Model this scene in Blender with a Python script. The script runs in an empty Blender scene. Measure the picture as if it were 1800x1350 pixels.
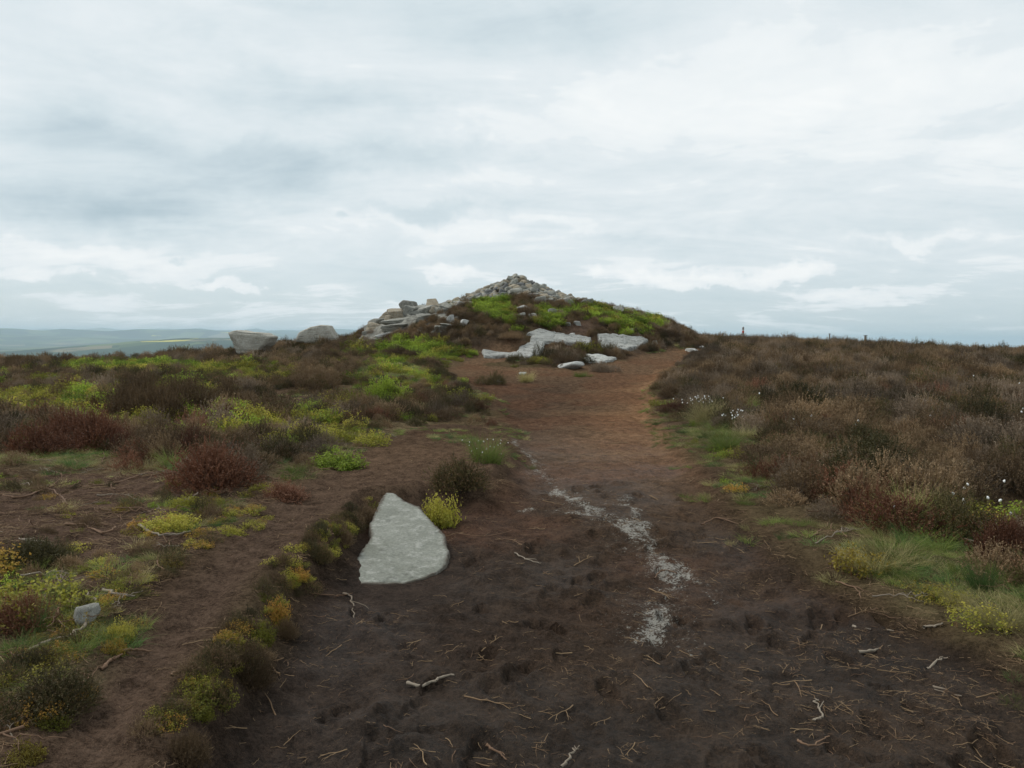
import bpy, math, random
import numpy as np
R = math.radians
rng = np.random.default_rng(7)
random.seed(7)
scene = bpy.context.scene
COL = scene.collection

# ------------------------------------------------------------------ camera model (photo pixels, 1800 x 1350)
F = 1413.0
EYE = 1.6
PITCH = math.atan((675 - 592) / F)
ROLL = R(0.45)
fw = np.array([0, math.cos(PITCH), -math.sin(PITCH)])
r0 = np.array([1.0, 0, 0]); u0 = np.cross(r0, fw)
cr = math.cos(ROLL) * r0 + math.sin(ROLL) * u0
cu = -math.sin(ROLL) * r0 + math.cos(ROLL) * u0

def ray(px, py):
    d = fw + cr * ((px - 900) / F) + cu * ((675 - py) / F)
    return d / np.linalg.norm(d)

# ------------------------------------------------------------------ noise
def _h(ix, iy, s):
    n = (ix * 374761393 + iy * 668265263 + s * 1442695041) & 0xFFFFFFFF
    n = ((n ^ (n >> 13)) * 1274126177) & 0xFFFFFFFF
    return ((n ^ (n >> 16)) & 0xFFFF) / 65535.0

def vn(x, y, s=0):
    x = np.asarray(x, float); y = np.asarray(y, float)
    fx = np.floor(x); fy = np.floor(y)
    ix = fx.astype(np.int64); iy = fy.astype(np.int64)
    tx = x - fx; ty = y - fy
    tx = tx * tx * tx * (tx * (tx * 6 - 15) + 10); ty = ty * ty * ty * (ty * (ty * 6 - 15) + 10)
    a = _h(ix, iy, s); b = _h(ix + 1, iy, s); c = _h(ix, iy + 1, s); d = _h(ix + 1, iy + 1, s)
    return (a + (b - a) * tx) * (1 - ty) + (c + (d - c) * tx) * ty

def fbm(x, y, s=0, o=4, g=0.5):
    t = 0; a = 1; n = 0; f = 1
    for k in range(o):
        t = t + a * (vn(x * f + 17.3 * k, y * f - 9.1 * k, s + k) - 0.5); n += a; a *= g; f *= 2.03
    return t / n * 2          # about -1..1

def sst(a, b, x):
    t = np.clip((np.asarray(x, float) - a) / (b - a), 0, 1)
    return t * t * (3 - 2 * t)

# ------------------------------------------------------------------ terrain, large forms
YT = [-50, 12, 20, 28, 35, 42, 60, 90]
ZT = [0, 0, 0.10, 0.42, 0.86, 1.10, 1.42, 1.45]
PR = [0, .14, .35, .5, .7, .88, .98, 1.1, 1.3]
PZ = [3.45, 3.0, 2.3, 1.95, 1.62, 1.32, .80, .22, 0]

def mound_r(x, y):
    return np.sqrt(np.where(x < 0, (x - .2) / 7.9, (x - .2) / 9.1) ** 2 + (np.where(y < 43, (y - 43) / 8.0, (y - 43) / 6.5)) ** 2)

def h_base(x, y):
    x = np.asarray(x, float); y = np.asarray(y, float)
    z = np.interp(y, YT, ZT)
    z = z - 0.95 * sst(6, 24, -x) * sst(14, 34, y)
    z = z - 0.13 * sst(8, 16, x) * sst(24, 48, y) - 0.72 * sst(14, 36, x) * sst(20, 48, y)
    z = z + np.interp(mound_r(x, y) + 0.035 * fbm(x * .5, y * .5, 31, 2), PR, PZ)
    z = z - .42 * np.exp(-(((x + 12.0) / 2.6) ** 2 + ((y - 35) / 4.5) ** 2))
    ey = np.interp(x, [-60, -16, -10, 9, 14, 60], [39, 41, 50, 52, 60, 72])
    s = np.maximum(y - ey, -x - 58)
    s = np.maximum(s, 0)
    D = np.sqrt(x * x + y * y)
    z = z - 215 * (1 - np.exp(-(s / 210) ** 1.25))
    far = sst(2500, 6000, D) * (s > 0)
    az = np.degrees(np.arctan2(x, y))
    if np.any(far > 0):
        m = 0.5 + 0.5 * fbm(x / 3800 + 3, y / 2600, 51, 4)
        ridge = 1 - np.abs(fbm(x / 9000 + .3, y / 5200 + .7, 53, 3))
        left = 1 - sst(-14, 20, az)
        z = z + far * (30 * (m - .5) + 30) + left * sst(9000, 21000, D) * (330 * ridge ** 2 * (.65 + .7 * m) - 20)
        # darker nearer hill shoulder
        hx, hy = 5000 * math.sin(R(-20.3)), 5000 * math.cos(R(-20.3)); hx2, hy2 = 9000*math.sin(R(-17)), 9000*math.cos(R(-17))
        dd = ((x - hx * 1.5) / 1250) ** 2 + ((y - hy * 1.5) / 1500) ** 2
        z = z + 150 * np.exp(-dd) * (1 + .2 * fbm(x / 500, y / 500, 77, 3))
    near = 1 - sst(70, 160, D)
    z = z + near * (0.10 * fbm(x * .22, y * .22, 11, 3) + 0.035 * fbm(x * 1.1, y * 1.1, 12, 3)) * sst(3, 9, D)
    return z

TS = np.geomspace(1.2, 140, 2600)
def hit(px, py, hf=h_base):
    d = ray(px, py)
    P = d[None, :] * TS[:, None]
    g = EYE + P[:, 2] - hf(P[:, 0], P[:, 1])
    k = np.argmax(g <= 0)
    if g[k] > 0: return None
    if k == 0: t = TS[0]
    else:
        a, b = g[k - 1], g[k]; t = TS[k - 1] + (TS[k] - TS[k - 1]) * a / (a - b)
    return np.array([d[0] * t, d[1] * t, EYE + d[2] * t])

def wpoly(pts):
    out = []
    for p in pts:
        q = hit(*p)
        if q is None:
            for k in range(1, 60):
                q = hit(p[0], p[1] + k)
                if q is not None: break
        out.append(q[:2])
    return np.array(out)

def psd(x, y, poly):        # signed distance, positive inside
    x = np.asarray(x, float); y = np.asarray(y, float)
    d = np.full(x.shape, 1e9); ins = np.zeros(x.shape, bool)
    n = len(poly)
    for i in range(n):
        ax, ay = poly[i]; bx, by = poly[(i + 1) % n]
        ex, ey = bx - ax, by - ay
        t = np.clip(((x - ax) * ex + (y - ay) * ey) / (ex * ex + ey * ey + 1e-12), 0, 1)
        d = np.minimum(d, (x - ax - t * ex) ** 2 + (y - ay - t * ey) ** 2)
        if ay != by:
            ins ^= ((ay > y) != (by > y)) & (x < (bx - ax) * (y - ay) / (by - ay) + ax)
    d = np.sqrt(d)
    return np.where(ins, d, -d)

POLY = dict(
 path=wpoly([(180,1500),(285,1350),(400,1180),(490,1040),(580,975),(640,885),(745,868),(850,868),(905,800),(880,745),(862,700),(820,672),(785,652),(828,630),(862,604),(895,588),(925,592),(920,612),(880,635),(850,640),(1000,648),(1060,640),(1130,622),(1180,612),(1245,614),(1205,636),(1165,655),(1150,690),(1165,730),(1205,790),(1255,850),(1345,920),(1440,1010),(1610,1085),(1720,1130),(1950,1230),(2300,1500)]),
 strip=wpoly([(0,1500),(70,1345),(190,1190),(310,1050),(400,965),(480,895),(565,855),(640,800),(700,765),(770,745),(850,750),(905,800),(850,868),(745,872),(660,880),(600,925),(510,1005),(460,1085),(375,1200),(300,1330),(230,1500)]),
 bank=wpoly([(260,1500),(345,1340),(445,1180),(505,1040),(580,985),(645,885),(745,868),(850,865),(900,805),(880,745),(700,700),(300,700),(-500,800),(-900,1500)]),
 bareleft=wpoly([(-300,870),(0,868),(150,850),(330,860),(420,900),(480,925),(400,965),(310,1050),(190,1190),(140,1150),(160,1080),(60,1080),(0,1000),(-300,1000)]),
 trail=wpoly([(280,768),(340,745),(450,735),(530,712),(600,700),(700,690),(700,680),(600,686),(520,698),(430,722),(330,738)]),
 litter=wpoly([(0,860),(0,815),(100,800),(200,800),(280,830),(300,860),(150,855)]),
 straw2=wpoly([(560,690),(640,700),(700,730),(760,740),(700,770),(640,800),(560,855),(470,890),(440,860),(560,810),(640,760),(560,720)]),
 step1=wpoly([(985,584),(1010,570),(1040,562),(1040,572),(1020,585),(1000,592)]),
)
BILB = [wpoly(p) for p in [
 [(835,532),(880,527),(900,545),(900,560),(912,588),(895,578),(860,564),(835,555)],
 [(945,545),(970,548),(985,560),(988,580),(965,585),(948,575)],
 [(990,545),(1050,542),(1085,552),(1150,558),(1165,575),(1130,590),(1100,592),(1075,575),(1030,565),(1000,560)],
 [(660,618),(700,612),(760,612),(840,620),(810,640),(700,642),(640,650)],
 [(770,535),(800,528),(805,540),(780,552)],
 [(640,672),(690,680),(715,700),(700,715),(650,705),(620,690)],
 [(90,700),(150,690),(200,700),(250,725),(230,755),(160,750),(110,725)],
 [(260,700),(330,680),(380,685),(410,720),(350,742),(280,738)],
 [(270,765),(360,755),(420,765),(380,780),(310,780)],
 [(400,730),(440,715),(560,730),(660,770),(690,790),(600,835),(545,845),(520,800),(440,770)],
 [(90,640),(200,632),(330,640),(450,655),(520,665),(450,675),(300,665),(150,665)],
 [(1610,950),(1700,900),(1900,880),(1900,960),(1700,960)],
 [(700,600),(745,598),(760,608),(720,612)],
 [(0,700),(60,690),(110,700),(60,740),(0,730)],
]]
MOSSY = [wpoly(p) for p in [
 [(250,915),(330,895),(440,910),(450,930),(350,1000),(260,1010),(220,960)],
 [(700,640),(760,655),(745,680),(690,672),(600,668),(640,650)],
 [(150,1105),(230,1090),(240,1130),(120,1280),(0,1340),(-60,1250),(60,1130)],
 [(1250,700),(1330,720),(1340,790),(1260,790),(1210,760)],
 [(1500,960),(1640,950),(1800,980),(1900,1100),(1760,1110),(1640,1060),(1520,1010)],
 [(720,755),(800,755),(850,775),(830,790),(760,778)],
 [(0,820),(140,805),(200,815),(150,845),(0,850)],
 [(880,672),(960,662),(1000,662),(960,676),(900,684)],
 [(1090,640),(1140,622),(1190,606),(1235,606),(1190,620),(1130,640)],
]]
SANDP = wpoly([(860,700),(880,750),(950,810),(985,850),(1060,880),(1140,930),(1190,1000),(1150,1080)])
SAND2 = wpoly([(1100,850),(1130,905),(1230,1000),(1260,1030)])
SAND3 = wpoly([(920,872),(1090,885),(1150,920)])
SLAB_PX = [(676,865),(694,866),(714,879),(740,888),(753,906),(769,925),(785,940),(787,953),(793,972),(787,993),(769,1008),(742,1018),(711,1026),(673,1027),(606,1026),(594,1014),(618,995),(628,972),(650,944),(646,921),(659,895),(668,876)]

def pline(x, y, P):
    d = np.full(np.shape(x), 1e9)
    for i in range(len(P) - 1):
        ax, ay = P[i]; bx, by = P[i + 1]; ex, ey = bx - ax, by - ay
        t = np.clip(((x - ax) * ex + (y - ay) * ey) / (ex * ex + ey * ey), 0, 1)
        d = np.minimum(d, (x - ax - t * ex) ** 2 + (y - ay - t * ey) ** 2)
    return np.sqrt(d)

def masks(x, y):
    x = np.asarray(x, float); y = np.asarray(y, float)
    D = np.sqrt(x * x + y * y)
    w = (0.16 * fbm(x * 1.3, y * 1.3, 61, 3)) * np.clip(D / 8, .25, 2.2)
    m = {}
    m['path'] = psd(x, y, POLY['path']) + w
    m['strip'] = psd(x, y, POLY['strip']) + w * .5
    m['bank'] = psd(x, y, POLY['bank']) + w * .7
    m['bare'] = np.maximum.reduce([m['path'], m['strip'], psd(x, y, POLY['bareleft']) + w * 2, psd(x, y, POLY['trail']) + w, psd(x, y, POLY['step1']) + w])
    m['litter'] = np.maximum(psd(x, y, POLY['litter']), psd(x, y, POLY['straw2'])) + w * 2
    return m

# footprints and scuffs in the wet peat
FOOT = []
for i in range(150):
    yy = 2.6 + 6.5 * rng.random() ** 1.4
    xx = rng.uniform(-1.0, 2.3) * (1 if yy < 6 else .8)
    FOOT.append((xx, yy, rng.normal(0, .5), rng.uniform(.6, 1.25), rng.uniform(.010, .030)))

SLAB_G = [None]
def h_full(x, y, m=None, micro=False):
    x = np.asarray(x, float); y = np.asarray(y, float)
    z = h_base(x, y)
    if m is None: m = masks(x, y)
    D = np.sqrt(x * x + y * y)
    # trodden path worn below the turf; the low bank of the strip above it
    z = z - 0.13 * sst(-.15, .45, m['path']) * (1 - .5 * sst(22, 30, y))
    z = z + 0.15 * sst(-.10, .12, m['bank']) * (1 - sst(7, 14, y)) - 0.05 * sst(-.1, .3, m['strip']) * (1 - sst(7, 14, y))
    z = z + np.where(D < 60, 0.06 * (1 - sst(-1.0, 0, m['bare'])), 0) * (1 - sst(40, 60, D))
    if micro:
        n = D < 45
        a = np.zeros_like(z)
        xs, ys = x[n], y[n]
        pk = sst(-.3, .2, m['bare'][n])
        dd = D[n]
        a0 = (0.036 * fbm(xs * 2.6, ys * 2.6, 91, 3) + 0.017 * fbm(xs * 9, ys * 9, 92, 3)
              + 0.009 * (fbm(xs * 26, ys * 26, 93, 3)) * (dd < 12))
        lump = np.maximum(0, fbm(xs * 5.2, ys * 5.2, 97, 2)) ** 1.5 * .055
        a0 = a0 + lump * (1 - sst(6, 11, dd)) * (.3 + .7 * sst(-.2, .5, m['path'][n])) * (fbm(xs * .8, ys * .8, 98, 2) > -.15)
        nb = (1 - pk) * 0.05 * fbm(xs * 3.0, ys * 3.0, 94, 3)
        f = np.zeros_like(xs)
        idx = np.where(dd < 10.5)[0]
        fx, fy = xs[idx], ys[idx]; ff = np.zeros_like(fx)
        wob = .35 * fbm(fx * 14, fy * 14, 95, 2)
        for (cx, cy, an, sc, dp) in FOOT:
            k = np.where((np.abs(fx - cx) < .35) & (np.abs(fy - cy) < .35))[0]
            if not len(k): continue
            c, s = math.cos(an), math.sin(an)
            u = ((fx[k] - cx) * c + (fy[k] - cy) * s) / (.055 * sc); v = (-(fx[k] - cx) * s + (fy[k] - cy) * c) / (.13 * sc)
            r = np.sqrt(u * u + v * v) * (1 + wob[k])
            ff[k] += -dp * (1 - sst(.75, 1.1, r)) * (1 + .25 * np.sin(v * 11)) + dp * .45 * np.exp(-((r - 1.3) / .22) ** 2)
        f[idx] = ff
        a[n] = a0 * (.4 + .6 * pk) + nb + f * sst(-.05, .2, m['path'][n])
        slb = SLAB_G[0]
        if slb is not None:
            k = np.where((np.abs(x + 1) < 1.2) & (y > 4.3) & (y < 8.5))[0]
            a[k] = a[k] * (1 - sst(-.22, .0, psd(x[k], y[k], slb)))
        z = z + a
    return z

def hz(x, y): return float(h_full(np.array([x]), np.array([y]))[0])
def hit_full(px, py):
    for k in range(60):
        q = hit(px, py + k, h_full)
        if q is not None: return q

SLAB_G[0] = wpoly(SLAB_PX)
# ------------------------------------------------------------------ mesh helpers
def new_mesh(name, V, faces, mat=None, attrs=None, smooth=False):
    """faces: list of int arrays (n, k)"""
    me = bpy.data.meshes.new(name)
    V = np.asarray(V, np.float32)
    me.vertices.add(len(V)); me.vertices.foreach_set('co', V.ravel())
    faces = [np.asarray(f, np.int32) for f in faces if len(f)]
    nl = sum(f.size for f in faces); nf = sum(len(f) for f in faces)
    me.loops.add(nl); me.polygons.add(nf)
    me.loops.foreach_set('vertex_index', np.concatenate([f.ravel() for f in faces]))
    tot = np.concatenate([np.full(len(f), f.shape[1], np.int32) for f in faces])
    me.polygons.foreach_set('loop_start', np.concatenate([[0], np.cumsum(tot)[:-1]]).astype(np.int32))
    me.polygons.foreach_set('loop_total', tot)
    if smooth: me.polygons.foreach_set('use_smooth', np.ones(nf, bool))
    for k, a in (attrs or {}).items():
        at = me.attributes.new(k, 'FLOAT_COLOR', 'POINT')
        c = np.ones((len(V), 4), np.float32); a = np.asarray(a, np.float32); c[:, :a.shape[1]] = a
        at.data.foreach_set('color', c.ravel())
    me.update(calc_edges=True); me.validate()
    if mat: me.materials.append(mat)
    return me

def link(name, data, parent=None, loc=None, rot=None, scale=None, label=None, cat=None, group=None, kind=None):
    o = bpy.data.objects.new(name, data); COL.objects.link(o)
    if parent: o.parent = parent
    if loc is not None: o.location = tuple(float(v) for v in loc)
    if rot is not None: o.rotation_euler = rot
    if scale is not None: o.scale = scale if hasattr(scale, '__len__') else (scale,) * 3
    if label: o['label'] = label
    if cat: o['category'] = cat
    if group: o['group'] = group
    if kind: o['kind'] = kind
    return o

# ------------------------------------------------------------------ materials
class NT:
    def __init__(s, nt): s.nt = nt; s.N = nt.nodes; s.L = nt.links
    def n(s, t, **k):
        nd = s.N.new(t)
        for a, v in k.items(): setattr(nd, a, v)
        return nd
    def put(s, sock, v):
        if hasattr(v, 'is_output') or isinstance(v, bpy.types.NodeSocket): s.L.new(v, sock)
        elif v is not None: sock.default_value = v
    def m(s, op, a, b=None, c=None, clamp=False):
        nd = s.n('ShaderNodeMath', operation=op, use_clamp=clamp)
        for i, v in enumerate((a, b, c)):
            if v is not None: s.put(nd.inputs[i], v)
        return nd.outputs[0]
    def vm(s, op, a, b=None):
        nd = s.n('ShaderNodeVectorMath', operation=op)
        s.put(nd.inputs[0], a)
        if b is not None: s.put(nd.inputs[1], b)
        return nd.outputs[0]
    def noise(s, vec, scale, detail=4, rough=.55, dist=0, out=0):
        nd = s.n('ShaderNodeTexNoise'); s.put(nd.inputs['Vector'], vec)
        nd.inputs['Scale'].default_value = scale; nd.inputs['Detail'].default_value = detail
        nd.inputs['Roughness'].default_value = rough; nd.inputs['Distortion'].default_value = dist
        return nd.outputs[out]
    def mix(s, f, a, b, blend='MIX'):
        nd = s.n('ShaderNodeMix', data_type='RGBA', blend_type=blend)
        s.put(nd.inputs[0], f); s.put(nd.inputs[6], a); s.put(nd.inputs[7], b)
        return nd.outputs[2]
    def ramp(s, f, stops, interp='LINEAR'):
        nd = s.n('ShaderNodeValToRGB'); nd.color_ramp.interpolation = interp
        e = nd.color_ramp.elements
        while len(e) < len(stops): e.new(.5)
        for k, (p, c) in enumerate(stops): e[k].position = p; e[k].color = (*c, 1) if len(c) == 3 else c
        s.put(nd.inputs[0], f); return nd.outputs[0]
    def maprange(s, v, a, b, c=0, d=1):
        nd = s.n('ShaderNodeMapRange', interpolation_type='SMOOTHSTEP'); s.put(nd.inputs[0], v)
        for i, q in enumerate((a, b, c, d)): nd.inputs[i + 1].default_value = q
        return nd.outputs[0]

def srgb(r, g, b):
    return tuple(((c / 255) / 12.92 if c / 255 <= .04045 else ((c / 255 + .055) / 1.055) ** 2.4) for c in (r, g, b))
def C4(c): return (*c, 1)

def new_mat(name):
    m = bpy.data.materials.new(name); m.use_nodes = True
    t = NT(m.node_tree); b = t.N['Principled BSDF']; b.inputs['Roughness'].default_value = .85
    b.inputs['Specular IOR Level'].default_value = .25
    return m, t, b

def mat_ground():
    m, t, b = new_mat('ground')
    co = t.n('ShaderNodeTexCoord').outputs['Object']
    a = t.n('ShaderNodeAttribute', attribute_name='col').outputs['Color']
    mk = t.n('ShaderNodeSeparateColor'); t.L.new(t.n('ShaderNodeAttribute', attribute_name='msk').outputs['Color'], mk.inputs[0])
    sand, far, wet = mk.outputs[0], mk.outputs[1], mk.outputs[2]
    n1 = t.noise(co, 7, 6, .65); n2 = t.noise(co, 45, 5, .7); n3 = t.noise(co, 210, 3, .6)
    nn = t.m('ADD', t.m('MULTIPLY', n1, .5), t.m('ADD', t.m('MULTIPLY', n2, .6), t.m('MULTIPLY', n3, .5)))
    k = t.maprange(nn, .58, 1.02, .30, 1.85)
    c = t.mix(1.0, a, k, 'MULTIPLY')
    crumb = t.maprange(t.noise(co, 120, 4, .8), .60, .68)
    c = t.mix(t.m('MULTIPLY', crumb, t.m('SUBTRACT', .55, t.m('MULTIPLY', far, .55))), c, t.mix(1.0, c, (2.6, 2.2, 1.9, 1), 'MULTIPLY'))
    # fine fibres of straw and heather litter in the peat
    v = t.n('ShaderNodeMapping'); t.L.new(co, v.inputs[0]); v.inputs['Scale'].default_value = (1, 1, 1)
    fib = t.maprange(t.noise(v.outputs[0], 85, 2, .5, 3.5), .63, .70)
    fibm = t.m('MULTIPLY', fib, t.m('MULTIPLY', t.maprange(t.noise(co, 2.2, 3), .42, .66), t.m('SUBTRACT', .75, t.m('MULTIPLY', far, .75))))
    c = t.mix(fibm, c, C4((.16, .085, .045)))
    # white quartz sand
    sn = t.m('ADD', t.m('MULTIPLY', t.noise(co, 13, 7, .78, .4), .5), t.m('MULTIPLY', t.noise(co, 60, 4, .7), .5))
    sm = t.maprange(t.m('ADD', sn, t.m('MULTIPLY', sand, .30)), .750, .845)
    sm = t.m('MULTIPLY', sm, t.maprange(sand, .02, .15))
    c = t.mix(t.m('MULTIPLY', sm, .88), c, t.mix(n3, C4((.21, .20, .17)), C4((.48, .46, .41))))
    # far fields
    vo = t.n('ShaderNodeTexVoronoi', feature='F1'); vo.inputs['Scale'].default_value = 1
    mp = t.n('ShaderNodeMapping'); t.L.new(co, mp.inputs[0]); mp.inputs['Scale'].default_value = (1/420, 1/520, 0); mp.inputs['Rotation'].default_value = (0, 0, .5)
    t.L.new(mp.outputs[0], vo.inputs['Vector'])
    hsep = t.n('ShaderNodeSeparateColor'); t.L.new(vo.outputs['Color'], hsep.inputs[0])
    fld = t.ramp(hsep.outputs[0], [(0, (.035, .06, .03)), (.25, (.07, .10, .04)), (.5, (.12, .15, .06)), (.7, (.045, .07, .035)), (.82, (.20, .17, .10)), (.93, (.03, .042, .025)), (.975, (.50, .44, .06))], 'CONSTANT')
    wood = t.maprange(t.noise(co, 1/900, 5, .6), .52, .60)
    fld = t.mix(wood, fld, C4((.018, .032, .016)))
    c = t.mix(far, c, fld)
    t.L.new(c, b.inputs['Base Color'])
    t.put(b.inputs['Roughness'], t.maprange(wet, 0, 1, .95, .72))
    t.put(b.inputs['Specular IOR Level'], t.m('MULTIPLY', wet, .16))
    bm = t.n('ShaderNodeBump'); bm.inputs['Strength'].default_value = 1.0; bm.inputs['Distance'].default_value = .022
    bh = t.m('ADD', t.m('MULTIPLY', n2, 1.0), t.m('ADD', t.m('MULTIPLY', n3, .45), t.m('MULTIPLY', n1, 1.5)))
    t.L.new(t.m('MULTIPLY', bh, t.m('SUBTRACT', 1.0, far)), bm.inputs['Height']); t.L.new(bm.outputs[0], b.inputs['Normal'])
    return m

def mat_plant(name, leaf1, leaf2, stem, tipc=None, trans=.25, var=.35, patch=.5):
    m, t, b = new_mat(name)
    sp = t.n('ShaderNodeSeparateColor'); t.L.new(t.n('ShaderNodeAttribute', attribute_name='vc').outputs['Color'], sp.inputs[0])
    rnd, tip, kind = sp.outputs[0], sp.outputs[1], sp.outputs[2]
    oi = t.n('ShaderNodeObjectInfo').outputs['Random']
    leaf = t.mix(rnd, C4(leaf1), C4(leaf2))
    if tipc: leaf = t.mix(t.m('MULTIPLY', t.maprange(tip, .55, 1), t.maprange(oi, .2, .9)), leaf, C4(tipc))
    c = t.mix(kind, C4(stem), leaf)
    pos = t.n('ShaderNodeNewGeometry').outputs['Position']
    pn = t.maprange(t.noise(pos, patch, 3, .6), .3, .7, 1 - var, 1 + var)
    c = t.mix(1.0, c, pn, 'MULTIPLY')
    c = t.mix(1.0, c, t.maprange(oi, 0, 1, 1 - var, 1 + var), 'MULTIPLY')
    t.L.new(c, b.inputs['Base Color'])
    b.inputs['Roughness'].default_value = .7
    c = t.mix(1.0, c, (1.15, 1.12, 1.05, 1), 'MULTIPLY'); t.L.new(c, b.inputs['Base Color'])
    if trans:
        tr = t.n('ShaderNodeBsdfTranslucent'); t.L.new(c, tr.inputs[0])
        mx = t.n('ShaderNodeMixShader'); t.put(mx.inputs[0], t.m('MULTIPLY', kind, trans))
        t.L.new(b.outputs[0], mx.inputs[1]); t.L.new(tr.outputs[0], mx.inputs[2])
        t.L.new(mx.outputs[0], t.N['Material Output'].inputs[0])
    return m

def mat_rock(name, c1, c2, lich=(.45, .46, .40), strat=0.0, scale=1.0, dark=.5, lines=0):
    m, t, b = new_mat(name)
    co = t.n('ShaderNodeTexCoord').outputs['Object']
    oi = t.n('ShaderNodeObjectInfo').outputs['Random']
    off = t.n('ShaderNodeCombineXYZ'); t.L.new(t.m('MULTIPLY', oi, 37), off.inputs[0]); t.L.new(t.m('MULTIPLY', oi, 91), off.inputs[1])
    co = t.vm('ADD', co, off.outputs[0])
    n1 = t.noise(co, 2.2 * scale, 7, .68, .4); n2 = t.noise(co, 14 * scale, 6, .7); n3 = t.noise(co, 70 * scale, 4, .65)
    c = t.mix(t.maprange(n1, .35, .65), C4(c1), C4(c2))
    c = t.mix(t.m('MULTIPLY', t.maprange(n2, .48, .64), .85), c, C4(lich))
    c = t.mix(t.m('MULTIPLY', t.maprange(t.noise(co, 5.1 * scale, 6, .72), .56, .68), dark), c, C4(tuple(v * .33 for v in c1)))
    c = t.mix(1.0, c, t.maprange(n3, .2, .8, .72, 1.25), 'MULTIPLY')
    c = t.mix(1.0, c, t.maprange(oi, 0, 1, .8, 1.15), 'MULTIPLY')
    st = t.n('ShaderNodeAttribute', attribute_name='stain').outputs['Fac']
    sm = t.maprange(t.m('ADD', t.m('MULTIPLY', st, .75), t.m('MULTIPLY', t.noise(co, 3.5, 8, .78), .9)), .74, 1.0)
    c = t.mix(t.m('MULTIPLY', sm, t.m('MULTIPLY', t.maprange(st, 0, .25), .85)), c, C4((.07, .052, .038)))
    t.L.new(c, b.inputs['Base Color'])
    h = t.m('ADD', t.m('MULTIPLY', n2, .6), t.m('MULTIPLY', n3, .3))
    if lines:
        mp = t.n('ShaderNodeMapping'); t.L.new(co, mp.inputs[0]); mp.inputs['Scale'].default_value = (.5, 3.2, 3.2); mp.inputs['Rotation'].default_value = (0, 0, -.35)
        q = t.m('ABSOLUTE', t.m('SUBTRACT', t.noise(mp.outputs[0], 1.3, 5, .6, .4), .5)); ln = t.maprange(q, .018, .0)
        c = t.mix(t.m('MULTIPLY', ln, lines), c, C4((.06, .055, .05))); t.L.new(c, b.inputs['Base Color'])
    if strat:
        mp = t.n('ShaderNodeMapping'); t.L.new(co, mp.inputs[0]); mp.inputs['Scale'].default_value = (.6, .6, 9)
        s = t.noise(mp.outputs[0], 2.0, 4, .6, .5); h = t.m('ADD', h, t.m('MULTIPLY', s, strat))
        c2_ = t.mix(t.m('MULTIPLY', t.maprange(s, .40, .34), .7), c, C4(tuple(v * .25 for v in c1)))
        t.L.new(c2_, b.inputs['Base Color'])
    bm = t.n('ShaderNodeBump'); bm.inputs['Strength'].default_value = .8; bm.inputs['Distance'].default_value = .03 / scale
    t.L.new(h, bm.inputs['Height']); t.L.new(bm.outputs[0], b.inputs['Normal'])
    b.inputs['Roughness'].default_value = .9
    return m

def mat_plain(name, c1, c2, sc=20):
    m, t, b = new_mat(name)
    co = t.n('ShaderNodeTexCoord').outputs['Object']; oi = t.n('ShaderNodeObjectInfo').outputs['Random']
    c = t.mix(t.m('MULTIPLY', t.m('ADD', t.noise(co, sc, 4, .6), oi), .5), C4(c1), C4(c2))
    t.L.new(c, b.inputs['Base Color']); return m

M = {}
M['ground'] = mat_ground()
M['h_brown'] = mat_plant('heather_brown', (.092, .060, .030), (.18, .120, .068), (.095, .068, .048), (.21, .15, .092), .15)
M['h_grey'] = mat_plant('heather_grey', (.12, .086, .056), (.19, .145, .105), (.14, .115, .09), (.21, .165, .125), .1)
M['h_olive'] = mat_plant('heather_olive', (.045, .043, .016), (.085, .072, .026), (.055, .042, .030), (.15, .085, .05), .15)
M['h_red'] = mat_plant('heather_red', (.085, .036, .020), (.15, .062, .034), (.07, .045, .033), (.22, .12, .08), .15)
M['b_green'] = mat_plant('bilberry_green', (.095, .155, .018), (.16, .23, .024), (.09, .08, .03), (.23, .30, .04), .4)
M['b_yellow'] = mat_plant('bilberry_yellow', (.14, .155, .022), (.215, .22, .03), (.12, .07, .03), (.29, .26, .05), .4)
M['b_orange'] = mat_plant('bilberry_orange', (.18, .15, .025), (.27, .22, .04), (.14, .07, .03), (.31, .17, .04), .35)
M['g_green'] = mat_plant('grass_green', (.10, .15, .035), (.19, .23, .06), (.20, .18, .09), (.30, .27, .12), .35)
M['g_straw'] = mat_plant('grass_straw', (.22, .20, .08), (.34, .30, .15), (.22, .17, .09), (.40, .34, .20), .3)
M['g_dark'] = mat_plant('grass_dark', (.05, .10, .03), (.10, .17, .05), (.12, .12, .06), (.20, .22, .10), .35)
M['rock'] = mat_rock('gritstone', (.20, .195, .17), (.31, .30, .26), (.40, .40, .35), dark=.7)
M['rock_tan'] = mat_rock('gritstone_tan', (.23, .19, .13), (.35, .29, .21), (.38, .37, .32), dark=.6)
M['rock_dark'] = mat_rock('gritstone_dark', (.10, .10, .10), (.17, .17, .165), (.27, .27, .25))
M['rock_strata'] = mat_rock('gritstone_bedded', (.20, .195, .165), (.30, .29, .25), (.38, .375, .33), strat=1.6, dark=.6)
M['slab'] = mat_rock('gritstone_slab', (.165, .17, .14), (.245, .25, .215), (.32, .32, .285), dark=.5, scale=.7)
M['pave'] = mat_rock('gritstone_shelf', (.33, .33, .31), (.43, .43, .40), (.52, .52, .49), dark=.35, scale=1.0)
M['shelf'] = mat_rock('gritstone_shelf_worn', (.30, .30, .275), (.40, .40, .37), (.48, .48, .45), dark=.6, scale=.9, lines=.8)
M['rock_pale'] = mat_rock('gritstone_weathered', (.29, .27, .225), (.38, .36, .31), (.45, .44, .39), strat=1.2, dark=.35)
M['wood_pale'] = mat_plain('bleached_wood', (.14, .105, .075), (.29, .245, .19))
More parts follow.
